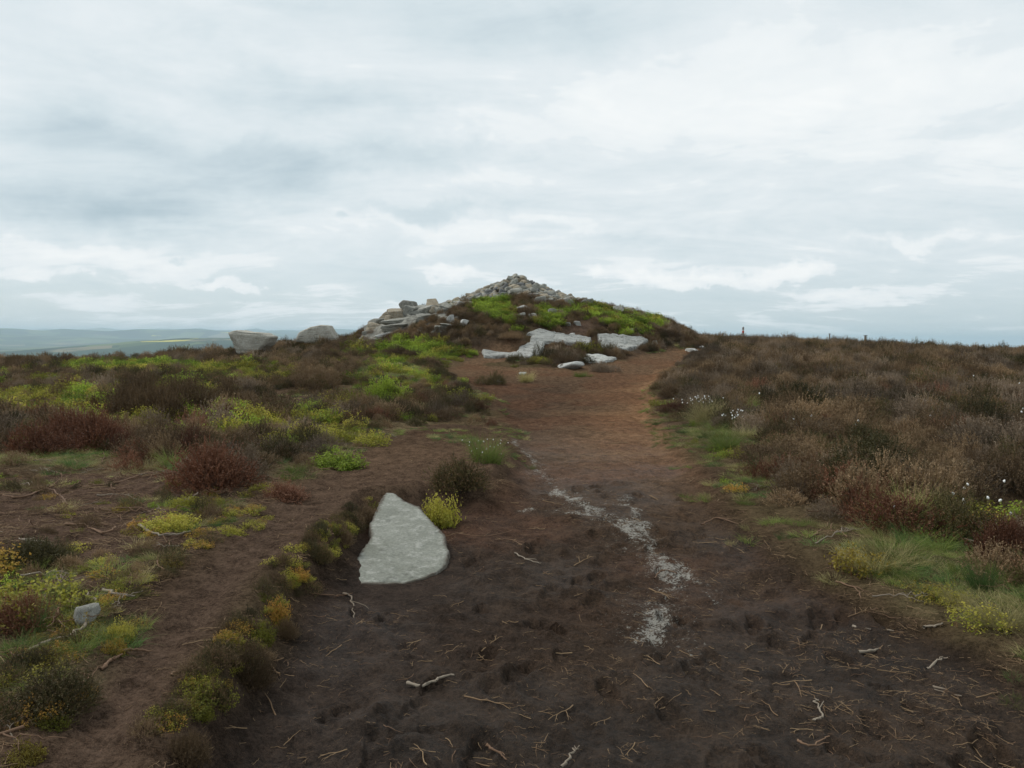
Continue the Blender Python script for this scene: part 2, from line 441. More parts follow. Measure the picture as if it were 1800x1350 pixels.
M['wood_brown'] = mat_plain('brown_wood', (.10, .055, .032), (.21, .13, .08))
M['straw'] = mat_plain('straw_litter', (.12, .065, .035), (.33, .23, .13))
M['cotton'] = mat_plain('cotton_fluff', (.75, .75, .72), (.85, .85, .83))
M['post'] = mat_plain('post_wood', (.17, .15, .13), (.26, .24, .21))
M['red'] = mat_plain('red_paint', (.45, .05, .03), (.55, .08, .05))
M['white'] = mat_plain('white_paint', (.7, .68, .66), (.8, .8, .78))

# ------------------------------------------------------------------ ground: one sheet from the feet to the horizon
def build_ground():
    th = np.concatenate([np.arange(-180, -46, 3.0), np.arange(-46, -38, .5), np.arange(-38, 38, .105), np.arange(38, 46, .5), np.arange(46, 180, 3.0)])
    r1 = np.geomspace(1.3, 16, 430, endpoint=False); r2 = np.geomspace(16, 90, 190, endpoint=False); r3 = np.geomspace(90, 42000, 260)
    rr = np.concatenate([r1, r2, r3])
    nt, nr = len(th), len(rr)
    T, RR = np.meshgrid(R(1) * th, rr)
    X = (RR * np.sin(T)).ravel(); Y = (RR * np.cos(T)).ravel()
    D = RR.ravel(); nearm = D < 95
    m = {k: np.full(X.shape, -99.0) for k in ('path', 'strip', 'bare', 'litter', 'bank')}
    mm = masks(X[nearm], Y[nearm])
    for k in m: m[k][nearm] = mm[k]
    Z = h_full(X, Y, m, micro=True)
    # colours
    def c(*a): return np.array(srgb(*a))
    n1 = fbm(X * .9, Y * .9, 101, 4)[:, None]; n2 = fbm(X * 3.3, Y * 3.3, 102, 4)[:, None]
    peat = np.array([.041, .027, .0178]); brown = np.array([.122, .077, .047]); red = np.array([.195, .110, .060]); duff = np.array([.075, .050, .033]); moss = np.array([.095, .085, .035]); green = np.array([.095, .11, .04])
    stripc = np.array([.085, .057, .041])
    k = sst(5.2, 14, Y)[:, None]
    pathc = peat * (1 - k) + brown * k
    dl = X - np.interp(Y, [3, 6, 10, 16, 24, 34], [.4, .5, .9, 1.6, 3.2, 7.5])     # towards the right side of the path it is redder
    k2 = (sst(-.6, 1.0, dl + n1[:, 0] * .7) * sst(6, 17, Y))[:, None]
    pathc = pathc * (1 - k2) + red * k2
    dkb = (sst(.1, .6, n1[:, 0] + .3 * n2[:, 0]) * (1 - sst(9, 16, Y)))[:, None]
    pathc = pathc * (1 - .35 * dkb)
    lk = ((1 - sst(-1.8, .2, dl + n1[:, 0] * .8)) * (1 - sst(22, 30, Y)) * .6)[:, None]
    pathc = pathc * (1 - lk) + np.array([.034, .025, .021]) * lk
    rl = sst(.2, .75, fbm(X * .7 + 5, Y * .7, 111, 4) + .35)[:, None] * sst(4.0, 7, Y)[:, None]
    pathc = pathc * (1 - .5 * rl) + np.array([.10, .05, .03]) * .5 * rl
    base = duff * (1 + .35 * n1) + 0
    gm = sst(.05, .5, fbm(X * .45, Y * .45, 103, 3) + .15)[:, None]
    base = base * (1 - .25 * gm) + moss * .25 * gm
    lit = sst(-.2, .5, m['litter'])[:, None] * (.6 + .4 * n2)
    base = base * (1 - lit) + np.array([.19, .15, .085]) * lit
    for P in MOSSY:
        q = np.full(X.shape, -9.0); q[nearm] = psd(X[nearm], Y[nearm], P)
        kk = (sst(-.15, .5, q + .45 * n2[:, 0] + .3 * n1[:, 0]) * .32)[:, None]
        base = base * (1 - kk) + green * kk
    kb = sst(-.12, .25, m['bare'])[:, None]
    ks = sst(-.1, .1, m['strip'])[:, None] * (1 - sst(9, 14, Y))[:, None]
    bc = pathc * (1 - ks) + (stripc * (1 - k) + brown * k) * ks
    lb = sst(.0, .4, -m['path'])[:, None] * sst(.0, .4, -m['strip'])[:, None]
    bc = bc * (1 - lb) + np.array([.088, .058, .042]) * lb
    colr = base * (1 - kb) + bc * kb
    ck = np.zeros_like(D)
    xn, yn = X[nearm], Y[nearm]
    ck[nearm] = np.maximum(sst(-.2, .3, np.minimum.reduce([xn + 7.6, -2.4 - xn, yn - 37.2, 45 - yn]) + .6 * fbm(xn * 1.2, yn * 1.2, 108, 3)),
                           sst(-.1, .4, np.minimum.reduce([5.2 - np.abs(xn - .1), yn - 40.2 - .03 * xn ** 2, 47 - yn]) + .5 * fbm(xn * 1.2, yn * 1.2, 109, 3)))
    ck = ck[:, None]
    colr = colr * (1 - ck) + np.array([.20, .195, .17]) * (1 + .4 * n2) * ck
    far = sst(160, 1200, D)
    # sand
    s = np.zeros_like(D)
    Xn, Yn, Dn = X[nearm], Y[nearm], D[nearm]
    wob = .16 * fbm(Xn * 2.6, Yn * 2.6, 105, 3)
    s1 = np.maximum.reduce([1.0 - (pline(Xn, Yn, SANDP) + wob) / .30, .80 - (pline(Xn, Yn, SANDP) + wob) / 1.5, .95 - (pline(Xn, Yn, SAND2) + wob) / .26, .9 - (pline(Xn, Yn, SAND3) + wob) / .24])
    s1 = s1 * (.95 + .22 * fbm(Xn * 3.9, Yn * 3.9, 113, 3))
    s2 = .55 * sst(.2, .6, fbm(Xn * .8, Yn * .8, 106, 3) + .12) * sst(3.4, 5, Yn) * (m['path'][nearm] > .1)
    s[nearm] = np.clip(np.maximum(s1, s2), 0, 1) * sst(-.1, .3, m['path'][nearm]) * (1 - sst(24, 30, Yn))
    wet = sst(0, .4, m['path']) * (1 - sst(9, 17, Y)) * (.4 + .6 * sst(-.3, .4, n1[:, 0]))
    V = np.stack([X, Y, Z], 1)
    i = np.arange(nr - 1)[:, None] * nt + np.arange(nt - 1)[None, :]
    q = np.stack([i, i + 1, i + 1 + nt, i + nt], -1).reshape(-1, 4)[:, ::-1]
    j = np.arange(nr - 1) * nt
    seam = np.stack([j + nt - 1, j, j + nt, j + 2 * nt - 1], 1)[:, ::-1]
    V = np.vstack([V, [[0, 0, hz(0, 0)]]]); cidx = len(V) - 1
    kk = np.arange(nt)
    fan = np.stack([kk, (kk + 1) % nt, np.full(nt, cidx)], 1)[:, ::-1]
    colr = np.vstack([colr, colr[:1]]); mk = np.vstack([np.stack([s, far, wet], 1), [[0, 0, .5]]])
    me = new_mesh('ground', V, [q, seam, fan], M['ground'], {'col': colr, 'msk': mk}, smooth=True)
    link('ground', me, kind='structure')
build_ground()

# ------------------------------------------------------------------ plant prototypes
def unit(v): return v / (np.linalg.norm(v, axis=-1, keepdims=True) + 1e-9)

class Geo:
    def __init__(s): s.V = []; s.F = []; s.A = []; s.n = 0; s.T = []
    def add(s, V, F, A):
        V = V.reshape(-1, 3); s.V.append(V); s.F.append(F + s.n); s.A.append(A.reshape(-1, 3)); s.n += len(V)
    def blades(s, P, D, L, bend, W, seg, rnd, kind, t0=0.0, t1=1.0, taper=.85, g=None):
        g = g or rng
        n = len(P); t = np.linspace(0, 1, seg + 1)[None, :, None]
        c = P[:, None] + D[:, None] * L[:, None, None] * t + bend[:, None] * t * t
        side = unit(np.cross(D, unit(g.normal(size=(n, 3)))))[:, None] * (W[:, None, None] * .5 * (1 - taper * t))
        V = np.stack([c - side, c + side], 2)       # n, seg+1, 2, 3
        b = (np.arange(n) * (seg + 1) * 2)[:, None] + (np.arange(seg) * 2)[None]
        Fq = np.stack([b, b + 1, b + 3, b + 2], -1).reshape(-1, 4)
        A = np.zeros((n, seg + 1, 2, 3)); A[..., 0] = rnd[:, None, None]; A[..., 1] = t0 + (t1 - t0) * t[..., 0][..., None]; A[..., 2] = kind
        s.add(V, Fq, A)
        return c
    def leaves(s, C, N, size, rnd, tip, aspect=.6, g=None):
        g = g or rng
        n = len(C); a = unit(np.cross(N, g.normal(size=(n, 3)))); b = unit(np.cross(N, a))
        a = a * size[:, None]; b = b * size[:, None] * aspect
        V = np.stack([C - a, C - b, C + a, C + b], 1)
        Fq = np.arange(n * 4).reshape(n, 4)
        A = np.zeros((n, 4, 3)); A[..., 0] = rnd[:, None]; A[..., 1] = tip[:, None]; A[..., 2] = 1
        s.add(V, Fq, A)
    def mesh(s, name, mat):
        return new_mesh(name, np.vstack(s.V), [np.vstack(s.F)], mat, {'vc': np.vstack(s.A)})

def heather(seed, dens=1.0, lean=.0):
    g = np.random.default_rng(seed)
    fol, st = Geo(), Geo()
    H, Rr = .36, .30
    nb = 34                                                   # woody branches from the rootstock
    az = g.uniform(0, 2 * math.pi, nb); el = g.uniform(.25, 1.45, nb)
    D = np.stack([np.cos(az) * np.cos(el), np.sin(az) * np.cos(el), np.sin(el)], 1); D[:, 0] += lean
    P = np.stack([g.normal(0, .05, nb), g.normal(0, .05, nb), np.full(nb, -.04)], 1)
    st.blades(P, unit(D), g.uniform(.2, .33, nb), np.stack([np.zeros(nb), np.zeros(nb), g.uniform(.02, .1, nb)], 1), np.full(nb, .009), 4, g.random(nb), 0, g=g)
    n = int(430 * dens)
    lump = lambda a, e: 1 + .30 * np.sin(a * 3 + seed) * np.cos(e * 2 + seed * 2) + .14 * np.sin(a * 7 + seed * 3)
    az = g.uniform(0, 2 * math.pi, n); se = g.uniform(-.02, 1, n); ce = np.sqrt(np.maximum(0, 1 - se ** 2))
    k = lump(az, se) * g.uniform(.45, .96, n) ** .6
    P = np.stack([np.cos(az) * ce * Rr * k, np.sin(az) * ce * Rr * k, np.maximum(se, 0) * H * .9 * k + .01], 1)
    out = np.stack([np.cos(az) * ce, np.sin(az) * ce, se], 1)
    D = unit(out * .9 + np.array([lean, 0, .5]) + g.normal(0, .42, (n, 3)))
    L = g.uniform(.035, .11, n); rnd = g.random(n)
    bend = np.zeros((n, 3)); bend[:, 2] = g.uniform(0, .03, n)
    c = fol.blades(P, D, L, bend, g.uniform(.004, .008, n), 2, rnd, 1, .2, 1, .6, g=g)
    # needle leaves along each sprig
    m = 9
    tt = g.uniform(.1, 1.05, (n, m))
    Cn = P[:, None] + D[:, None] * (L[:, None] * tt)[..., None] + bend[:, None] * (tt ** 2)[..., None] + g.normal(0, .006, (n, m, 3))
    Cn = Cn.reshape(-1, 3)
    N = unit(g.normal(size=(n * m, 3)))
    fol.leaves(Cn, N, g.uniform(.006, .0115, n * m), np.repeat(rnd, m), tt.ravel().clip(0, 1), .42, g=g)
    return fol, st

def bilberry(seed):
    g = np.random.default_rng(seed)
    fol, st = Geo(), Geo()
    n = 85
    az = g.uniform(0, 2 * math.pi, n); rr = .24 * np.sqrt(g.random(n))
    P = np.stack([np.cos(az) * rr, np.sin(az) * rr, np.full(n, -.03)], 1)
    D = unit(np.stack([np.cos(az) * rr * 2.0, np.sin(az) * rr * 2.0, np.full(n, 1.0)], 1) + g.normal(0, .22, (n, 3)))
    top = .25 * (1 - (rr / .30) ** 2 * .65) * (1 + .25 * np.sin(az * 3 + seed)) * g.uniform(.75, 1.15, n)
    st.blades(P, D, top, g.normal(0, .012, (n, 3)), np.full(n, .005), 3, g.random(n), 0, g=g)
    m = 11
    tt = 1 - g.random((n, m)) ** 1.4 * .75
    C = P[:, None] + D[:, None] * (top[:, None] * tt)[..., None] + g.normal(0, .020, (n, m, 3))
    C = C.reshape(-1, 3); N = unit(g.normal(0, .65, (n * m, 3)) + np.array([0, 0, .8]))
    rnd = np.repeat(g.random(n), m) * .6 + .4 * g.random(n * m)
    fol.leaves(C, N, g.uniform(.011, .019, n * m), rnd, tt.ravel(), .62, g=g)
    return fol, st

def grass(seed, n=230, h=.26, spread=.13, arch=.12, w=.0042):
    g = np.random.default_rng(seed); f = Geo()
    az = g.uniform(0, 2 * math.pi, n); rr = spread * np.sqrt(g.random(n))
    P = np.stack([np.cos(az) * rr, np.sin(az) * rr, np.full(n, -.015)], 1)
    a2 = az + g.normal(0, .6, n); lean = g.uniform(.05, .9, n)
    D = unit(np.stack([np.cos(a2) * lean, np.sin(a2) * lean, np.full(n, 1.0)], 1))
    L = h * g.uniform(.5, 1.15, n)
    bend = np.stack([np.cos(a2), np.sin(a2), np.full(n, -.75)], 1) * (arch * g.uniform(.2, 1.3, n))[:, None]
    f.blades(P, D, L, bend, g.uniform(.7, 1.3, n) * w, 4, g.random(n), 1, 0, 1, .9, g=g)
    return f

def tube(pts, rad, sides=5):
    pts = np.asarray(pts, float); n = len(pts); rad = np.broadcast_to(rad, (n,))
    T = unit(np.gradient(pts, axis=0)); up = np.array([0.1, .2, 1.0]); A = unit(np.cross(T, up)); B = np.cross(T, A)
    an = np.arange(sides) * 2 * math.pi / sides
    V = pts[:, None] + (A[:, None] * np.cos(an)[None, :, None] + B[:, None] * np.sin(an)[None, :, None]) * rad[:, None, None]
    i = np.arange(n - 1)[:, None] * sides; j = np.arange(sides)[None]; j2 = (j + 1) % sides
    Fq = np.stack([i + j, i + j2, i + sides + j2, i + sides + j], -1).reshape(-1, 4)
    return V.reshape(-1, 3), Fq

def stick(seed, L=.3, r=.006, fork=True, wig=.16, nseg=9):
    g = np.random.default_rng(seed)
    Vs, Fs, n = [], [], 0
    def go(p, a, L, r, depth):
        nonlocal n
        k = nseg; pts = [p]; z = p[2]
        for i in range(k):
            a += g.normal(0, wig * 1.7); p = p + np.array([math.cos(a), math.sin(a), 0]) * L / k; p[2] = z + abs(g.normal(0, .06)) * L * math.sin(math.pi * i / k)
            pts.append(p)
        V, Fq = tube(pts, np.linspace(r, r * .35, k + 1)); Vs.append(V); Fs.append(Fq + n); n += len(V)
        if fork and depth < 2:
            for _ in range(2 if depth == 0 else 1):
                q = int(g.integers(2, k - 1)); go(pts[q].copy(), a + g.choice([-1, 1]) * g.uniform(.5, 1.1), L * g.uniform(.3, .55), r * .6, depth + 1)
    go(np.array([-L / 2, 0, r * .7]), 0.0, L, r, 0 if fork else 2)
    return np.vstack(Vs), np.vstack(Fs)

HM = ['h_brown', 'h_grey', 'h_olive', 'h_red']
BMt = ['b_green', 'b_yellow', 'b_orange']
GM = ['g_green', 'g_straw', 'g_dark']
PH, PB, PG = [], [], []
hs = [heather(s, lean=l) for s, l in ((1, 0), (2, .15), (3, -.1))]
bs = [bilberry(s) for s in (11, 12, 13)]
gs = [grass(21), grass(22, 150, .16, .16, .10), grass(23, 320, .34, .12, .2)]
def joined(name, a, b, mat):
    G = Geo()
    for q in (a, b):
        for V, Fq, A in zip(q.V, q.F, q.A): pass
        G.V.append(np.vstack(q.V)); G.F.append(np.vstack(q.F) + G.n); G.A.append(np.vstack(q.A)); G.n += q.n
    return G.mesh(name, mat)
MESH = {}
for mk in HM:
    for i, (f, s) in enumerate(hs):
        MESH[mk, i, 'j'] = joined('heather', f, s, M[mk]); MESH[mk, i, 'f'] = f.mesh('heather_foliage', M[mk]); MESH[mk, i, 's'] = s.mesh('heather_stem', M[mk])
for mk in BMt:
    for i, (f, s) in enumerate(bs):
        MESH[mk, i, 'j'] = joined('bilberry', f, s, M[mk]); MESH[mk, i, 'f'] = f.mesh('bilberry_foliage', M[mk]); MESH[mk, i, 's'] = s.mesh('bilberry_stem', M[mk])
for mk in GM:
    for i, f in enumerate(gs): MESH[mk, i, 'j'] = f.mesh('grass', M[mk])
LM = []
for i in range(10):
    V, Fq = stick(300 + i, L=[.05, .08, .11, .07, .14, .06, .1, .05, .18, .12][i], r=[.0016, .002, .0022, .0015, .0028, .002, .002, .0018, .003, .0026][i], fork=i == 8, nseg=6, wig=.22 if i % 2 else .08)
    LM.append(new_mesh('litter', V, [Fq], M['straw' if i % 3 else 'wood_brown']))
TW = []
for i in range(4):
    V, Fq = stick(330 + i, L=.32, r=.0045, fork=True, nseg=13, wig=.09); V[:, 2] = V[:, 2] * 1.0 + .0
    TW.append(new_mesh('twig', V, [Fq], M['wood_pale' if i == 1 else 'wood_brown']))

# ------------------------------------------------------------------ ground cover: scattered with geometry nodes (only what nobody could count)
def scatter(name, meshes, X, Y, idx, scale, rot, sink=0.0, label=None, cat=None, zoff=None):
    pc = bpy.data.collections.new(name + '_kinds')
    for k, me in enumerate(meshes):
        o = bpy.data.objects.new('%s_kind_%02d' % (name, k), me); pc.objects.link(o)
    m = masks(X, Y)
    Z = h_full(X, Y, m, micro=True) - sink
    pm = bpy.data.meshes.new(name + '_points'); pm.vertices.add(len(X)); pm.vertices.foreach_set('co', np.stack([X, Y, Z], 1).astype(np.float32).ravel())
    a = pm.attributes.new('idx', 'INT', 'POINT'); a.data.foreach_set('value', idx.astype(np.int32))
    a = pm.attributes.new('scl', 'FLOAT_VECTOR', 'POINT'); a.data.foreach_set('vector', scale.astype(np.float32).ravel())
    a = pm.attributes.new('rot', 'FLOAT_VECTOR', 'POINT'); a.data.foreach_set('vector', rot.astype(np.float32).ravel())
    ng = bpy.data.node_groups.new(name + '_scatter', 'GeometryNodeTree')
    ng.interface.new_socket('Geometry', in_out='INPUT', socket_type='NodeSocketGeometry')
    ng.interface.new_socket('Geometry', in_out='OUTPUT', socket_type='NodeSocketGeometry')
    N = ng.nodes; L = ng.links
    gi = N.new('NodeGroupInput'); go = N.new('NodeGroupOutput')
    ip = N.new('GeometryNodeInstanceOnPoints'); ci = N.new('GeometryNodeCollectionInfo')
    ci.inputs['Collection'].default_value = pc; ci.inputs['Separate Children'].default_value = True; ci.inputs['Reset Children'].default_value = True
    m2p = N.new('GeometryNodeMeshToPoints'); L.new(gi.outputs[0], m2p.inputs[0]); L.new(m2p.outputs[0], ip.inputs['Points'])
    L.new(ci.outputs[0], ip.inputs['Instance']); ip.inputs['Pick Instance'].default_value = True
    def attr(nm, ty):
        q = N.new('GeometryNodeInputNamedAttribute'); q.data_type = ty; q.inputs['Name'].default_value = nm; return q.outputs['Attribute']
    L.new(attr('idx', 'INT'), ip.inputs['Instance Index']); L.new(attr('scl', 'FLOAT_VECTOR'), ip.inputs['Scale'])
    er = N.new('FunctionNodeEulerToRotation'); L.new(attr('rot', 'FLOAT_VECTOR'), er.inputs[0]); L.new(er.outputs[0], ip.inputs['Rotation'])
    L.new(ip.outputs[0], go.inputs[0])
    o = link(name, pm, kind='stuff', label=label, cat=cat)
    md = o.modifiers.new('scatter', 'NODES'); md.node_group = ng
    return o

def candidates(n_per, rmin, rmax, amax=37):
    """roughly constant density points in the visible wedge and a margin beside it"""
    area = (rmax ** 2 - rmin ** 2) * R(amax)
    n = int(area * n_per)
    r = np.sqrt(rng.uniform(rmin ** 2, rmax ** 2, n)); a = R(1) * rng.uniform(-amax, amax, n)
    return r * np.sin(a), r * np.cos(a)

SLABS_W = [wpoly(p) for p in [
 SLAB_PX,
 [(922,588),(948,583),(985,588),(1020,593),(1040,598),(1044,614),(1010,612),(985,607),(958,607),(950,628),(925,637),(895,631),(888,627),(850,628),(845,618),(870,619),(905,622),(912,613),(930,603),(934,592)],
 [(1048,593),(1088,594),(1142,603),(1114,618),(1084,622),(1052,611)],
 [(1026,628),(1060,630),(1085,633),(1058,640),(1024,640)],
]]
CRAG_W = wpoly([(664,585),(668,560),(690,548),(760,545),(770,560),(820,572),(815,585),(770,592),(720,588)])
CAIRN_C = (0.1, 43.3)
def cover():
    bands = [(13.0, 2.2, 16), (8.0, 16, 34), (6.0, 34, 76)]
    HX, HY, BX, BY, GX, GY = [], [], [], [], [], []
    Hi, Bi, Gi, Hs, Bs, Gs = [], [], [], [], [], []
    for dens, a, b in bands:
        X, Y = candidates(dens, a, b)
        ey = np.interp(X, [-60, -16, -10, 9, 14, 60], [39, 41, 50, 52, 60, 72]) + 5
        ok = (Y < ey); X, Y = X[ok], Y[ok]
        m = masks(X, Y)
        ok = (m['bare'] < -.16)
        for P in SLABS_W: ok &= psd(X, Y, P) < -.10
        cr_ = np.hypot(X - CAIRN_C[0], Y - CAIRN_C[1])
        ok &= ~((np.abs(X - .1) < 5.0 + .8 * fbm(X, Y, 140, 2)) & (Y > 40.6 + .03 * X ** 2) & (Y < 47))
        ok &= ~((X > -7.6) & (X < -2.9 + .5 * fbm(X, Y, 141, 2)) & (Y > 37.2) & (Y < 44) & (rng.random(len(X)) < .88))
        ok &= ~((psd(X, Y, CRAG_W) > -.1) & (rng.random(len(X)) < .85))
        X, Y = X[ok], Y[ok]; mb = m['bare'][ok]; ml = m['litter'][ok]
        bq = np.full(X.shape, -9.0); mq = np.full(X.shape, -9.0)
        for P in BILB: bq = np.maximum(bq, psd(X, Y, P))
        for P in MOSSY: mq = np.maximum(mq, psd(X, Y, P))
        right = sst(1.5, 4.5, X)
        n1 = fbm(X * .55, Y * .55, 120, 3); n2 = fbm(X * 1.3, Y * 1.3, 121, 3)
        rnd = rng.random(len(X))
        pb = sst(-.35, .1, bq + .4 * n2) * np.where((Y > 30) | (X > 2), .95, .42 + .5 * sst(-.2, .25, n2 + .5 * fbm(X * 2.4, Y * 2.4, 129, 2))) + (1 - right) * sst(-.02, .35, n1 + .5 * n2) * .62 * (1 - sst(32, 38, Y)) + .10 * right * sst(.35, .6, n2)
        isb = (rnd < pb) | ((bq > .0) & (mound_r(X, Y) < 1.35) & (rnd < np.where(X > 2.3, .45, .93)))
        verge = sst(-1.0, -.1, mb)                 # thin, grassy near the worn ground
        isg = (~isb) & (rng.random(len(X)) < np.clip(.75 * sst(-.2, .15, mq + .2 * n2) + .35 * verge * (Y < 22) + .06, 0, 1))
        lit = (ml > 0) & (rng.random(len(X)) < np.where(Y > 9.5, .25, .6))
        ish = (~isb) & (~isg) & (~lit) & (rng.random(len(X)) < (1 - np.where(X < 1, .3, .6) * verge * (Y < 20)) * np.where((X > 1) & (Y < 16), .8, 1))
        isb &= ~lit
        # heather: colour patches
        low = (X < 1) & (Y < 34)
        sz = (1 + .45 * fbm(X * .9, Y * .9, 125, 2)) * rng.uniform(.6, 1.3, len(X)) * (1 - .35 * verge)
        sz = sz * np.where(X > 2, 1.08, 1.0) * (1 + .15 * sst(25, 50, Y))
        sz = sz * np.where(low, .68, np.where(Y < 13, .76, .86)) * np.where(mound_r(X, Y) < 1.2, .72, 1)
        c1 = fbm(X * .9 + 9, Y * .9, 122, 3) + rng.normal(0, .28, len(X)); c2 = fbm(X * .4 - 3, Y * .4, 123, 3) + rng.normal(0, .25, len(X))
        hk = np.where(c1 > .22, 1, np.where(c2 > .18, 2, np.where(c2 < np.where(X > 1, -.48, -.32), 3, 0)))
        hk = np.where((X < 0) & (hk == 1) & (rng.random(len(X)) < .5), 0, hk)
        hk = np.where((hk == 3) & (Y > 22), 0, hk)
        kk = ish
        HX.append(X[kk]); HY.append(Y[kk]); Hi.append(hk[kk] * 3 + rng.integers(0, 3, kk.sum())); Hs.append(sz[kk])
        kk = isb
        bk = np.where(n2 + rng.normal(0, .3, len(X)) > np.where(Y < 32, -.1, .45), 1, 0); bk = np.where((Y < 9) & (rng.random(len(X)) < .35), 2, bk)
        BX.append(X[kk]); BY.append(Y[kk]); Bi.append(bk[kk] * 3 + rng.integers(0, 3, kk.sum())); Bs.append(sz[kk] * np.where(mound_r(X[kk], Y[kk]) < 1.35, 1.5, np.where(low[kk], 1.25, .85)))
        kk = isg
        gk = np.where(rng.random(len(X)) < .45, 1, np.where(rng.random(len(X)) < .45, 2, 0))
        GX.append(X[kk]); GY.append(Y[kk]); Gi.append(gk[kk] * 3 + rng.integers(0, 2, kk.sum())); Gs.append(sz[kk])
    n = 2600; X = rng.uniform(-9, 10.5, n); Y = rng.uniform(34.5, 46, n); mr = mound_r(X, Y); m = masks(X, Y)
    bq = np.full(X.shape, -9.0)
    for P in BILB: bq = np.maximum(bq, psd(X, Y, P))
    ok = (mr < 1.25) & (m['bare'] < -.12) & ~((np.abs(X - .1) < 5.0) & (Y > 40.6 + .03 * X ** 2)) & ~((X > -7.6) & (X < -2.9) & (Y > 37.2))
    for P in SLABS_W: ok &= psd(X, Y, P) < -.10
    X, Y, bq = X[ok], Y[ok], bq[ok]; g_ = (bq > -.05 + .25 * fbm(X * 2, Y * 2, 160, 2)) & ((X < 2.3) | (fbm(X * .9, Y * 1.2, 162, 3) + rng.normal(0, .15, len(X)) > .02))
    HX.append(X[~g_]); HY.append(Y[~g_]); Hi.append(rng.choice([0, 1, 2, 0, 1, 2, 6, 4], (~g_).sum())); Hs.append(rng.uniform(.45, .9, (~g_).sum()))
    BX.append(X[g_]); BY.append(Y[g_]); Bi.append(rng.choice([0, 1, 2, 0, 1, 4], g_.sum())); Bs.append(rng.uniform(.8, 1.4, g_.sum()))
    # low growth creeping over the worn ground beyond the strip path
    P = POLY['bareleft']; lo, hi = P.min(0), P.max(0); X = rng.uniform(max(lo[0], -9), hi[0], 900); Y = rng.uniform(lo[1], hi[1], 900)
    ok = (psd(X, Y, P) > -.2) & (masks(X, Y)['strip'] < -.1) & (fbm(X * 1.2, Y * 1.2, 161, 3) > .05); X, Y = X[ok], Y[ok]; q = rng.random(len(X))
    a = q < .38; b_ = (q >= .38) & (q < .6); c_ = q >= .6
    HX.append(X[a]); HY.append(Y[a]); Hi.append(rng.choice([0, 1, 2, 6, 7], a.sum())); Hs.append(rng.uniform(.14, .34, a.sum()))
    BX.append(X[b_]); BY.append(Y[b_]); Bi.append(rng.choice([3, 4, 5, 0, 8], b_.sum())); Bs.append(rng.uniform(.14, .3, b_.sum()))
    GX.append(X[c_]); GY.append(Y[c_]); Gi.append(rng.choice([1, 4, 4, 7], c_.sum())); Gs.append(rng.uniform(.25, .6, c_.sum()))
    # ragged fringe of heather and bilberry hanging over the edge of the low bank
    K = wpoly([(290, 1345), (400, 1215), (470, 1110), (510, 1030), (560, 985), (620, 935), (655, 885)])
    tt = rng.uniform(0, len(K) - 1.001, 210); ii = tt.astype(int); uu = (tt - ii)[:, None]
    KP = K[ii] * (1 - uu) + K[ii + 1] * uu + rng.normal(0, .045, (210, 2)) + np.array([-.03, 0])
    KP = KP[fbm(KP[:, 1] * 2.6, KP[:, 0], 170, 2) + rng.normal(0, .12, 210) > -.12]
    isk = rng.random(len(KP)) < .5
    HX.append(KP[isk, 0]); HY.append(KP[isk, 1]); Hi.append(rng.choice([0, 1, 2, 6, 7, 8], isk.sum())); Hs.append(rng.uniform(.12, .26, isk.sum()))
    BX.append(KP[~isk, 0]); BY.append(KP[~isk, 1]); Bi.append(rng.choice([3, 4, 5, 5, 7], (~isk).sum())); Bs.append(rng.uniform(.14, .27, (~isk).sum()))
    K = wpoly([(40, 1330), (110, 1250), (170, 1180), (215, 1120), (330, 1030), (450, 930)])
    tt = rng.uniform(0, len(K) - 1.001, 90); ii = tt.astype(int); uu = (tt - ii)[:, None]
    KP = K[ii] * (1 - uu) + K[ii + 1] * uu + rng.normal(0, .09, (90, 2)) + np.array([-.12, 0])
    BX.append(KP[:60, 0]); BY.append(KP[:60, 1]); Bi.append(rng.choice([3, 4, 5, 7, 8], 60)); Bs.append(rng.uniform(.15, .30, 60))
    HX.append(KP[60:, 0]); HY.append(KP[60:, 1]); Hi.append(rng.choice([0, 6, 7, 8], 30)); Hs.append(rng.uniform(.15, .3, 30))
    # sparse low bilberry and dead tufts on the worn ground beside the strip path
    P = wpoly([(230, 900), (340, 870), (500, 890), (470, 950), (380, 1000), (270, 1010), (220, 960)])
    lo, hi = P.min(0), P.max(0); X = rng.uniform(lo[0], hi[0], 160); Y = rng.uniform(lo[1], hi[1], 160)
    ok = (psd(X, Y, P) > 0) & (fbm(X * 1.7, Y * 1.7, 139, 2) > -.1); X, Y = X[ok], Y[ok]
    BX.append(X); BY.append(Y); Bi.append(rng.choice([3, 4, 5, 8], len(X))); Bs.append(rng.uniform(.15, .30, len(X)))
    # extra turf on the mossy patches
    for P in MOSSY:
        lo, hi = P.min(0), P.max(0); n = int(min(1800, np.prod(hi - lo) * 70))
        X = rng.uniform(lo[0], hi[0], n); Y = rng.uniform(lo[1], hi[1], n)
        ok = (psd(X, Y, P) + .25 * fbm(X * 2, Y * 2, 131, 3) > .0) & ((masks(X, Y)['bare'] < .05) | (abs(float(P[:, 0].mean()) + 1.2) < 1.3) & (rng.random(n) < .5))
        X, Y = X[ok], Y[ok]
        GX.append(X); GY.append(Y); Gi.append(rng.choice([1, 1, 4, 7], len(X))); Gs.append(rng.uniform(.3, .6, len(X)) * np.where(Y > 15, 1.3, 1))
    # sparse turf around the edge of the bare ground
    X, Y = candidates(75, 2.5, 24); m = masks(X, Y)
    n = fbm(X * 1.1, Y * 1.1, 133, 3)
    ok = (m['bare'] > np.where(X > 1.2, -1.1, -.5)) & (m['bare'] < .22 + .35 * n) & (m['strip'] < .05) & (n > .12) & ((X > 1.2) | (Y > 9.5) | (m['bank'] > .3)) & (rng.random(len(X)) < .55)
    X, Y = X[ok], Y[ok]
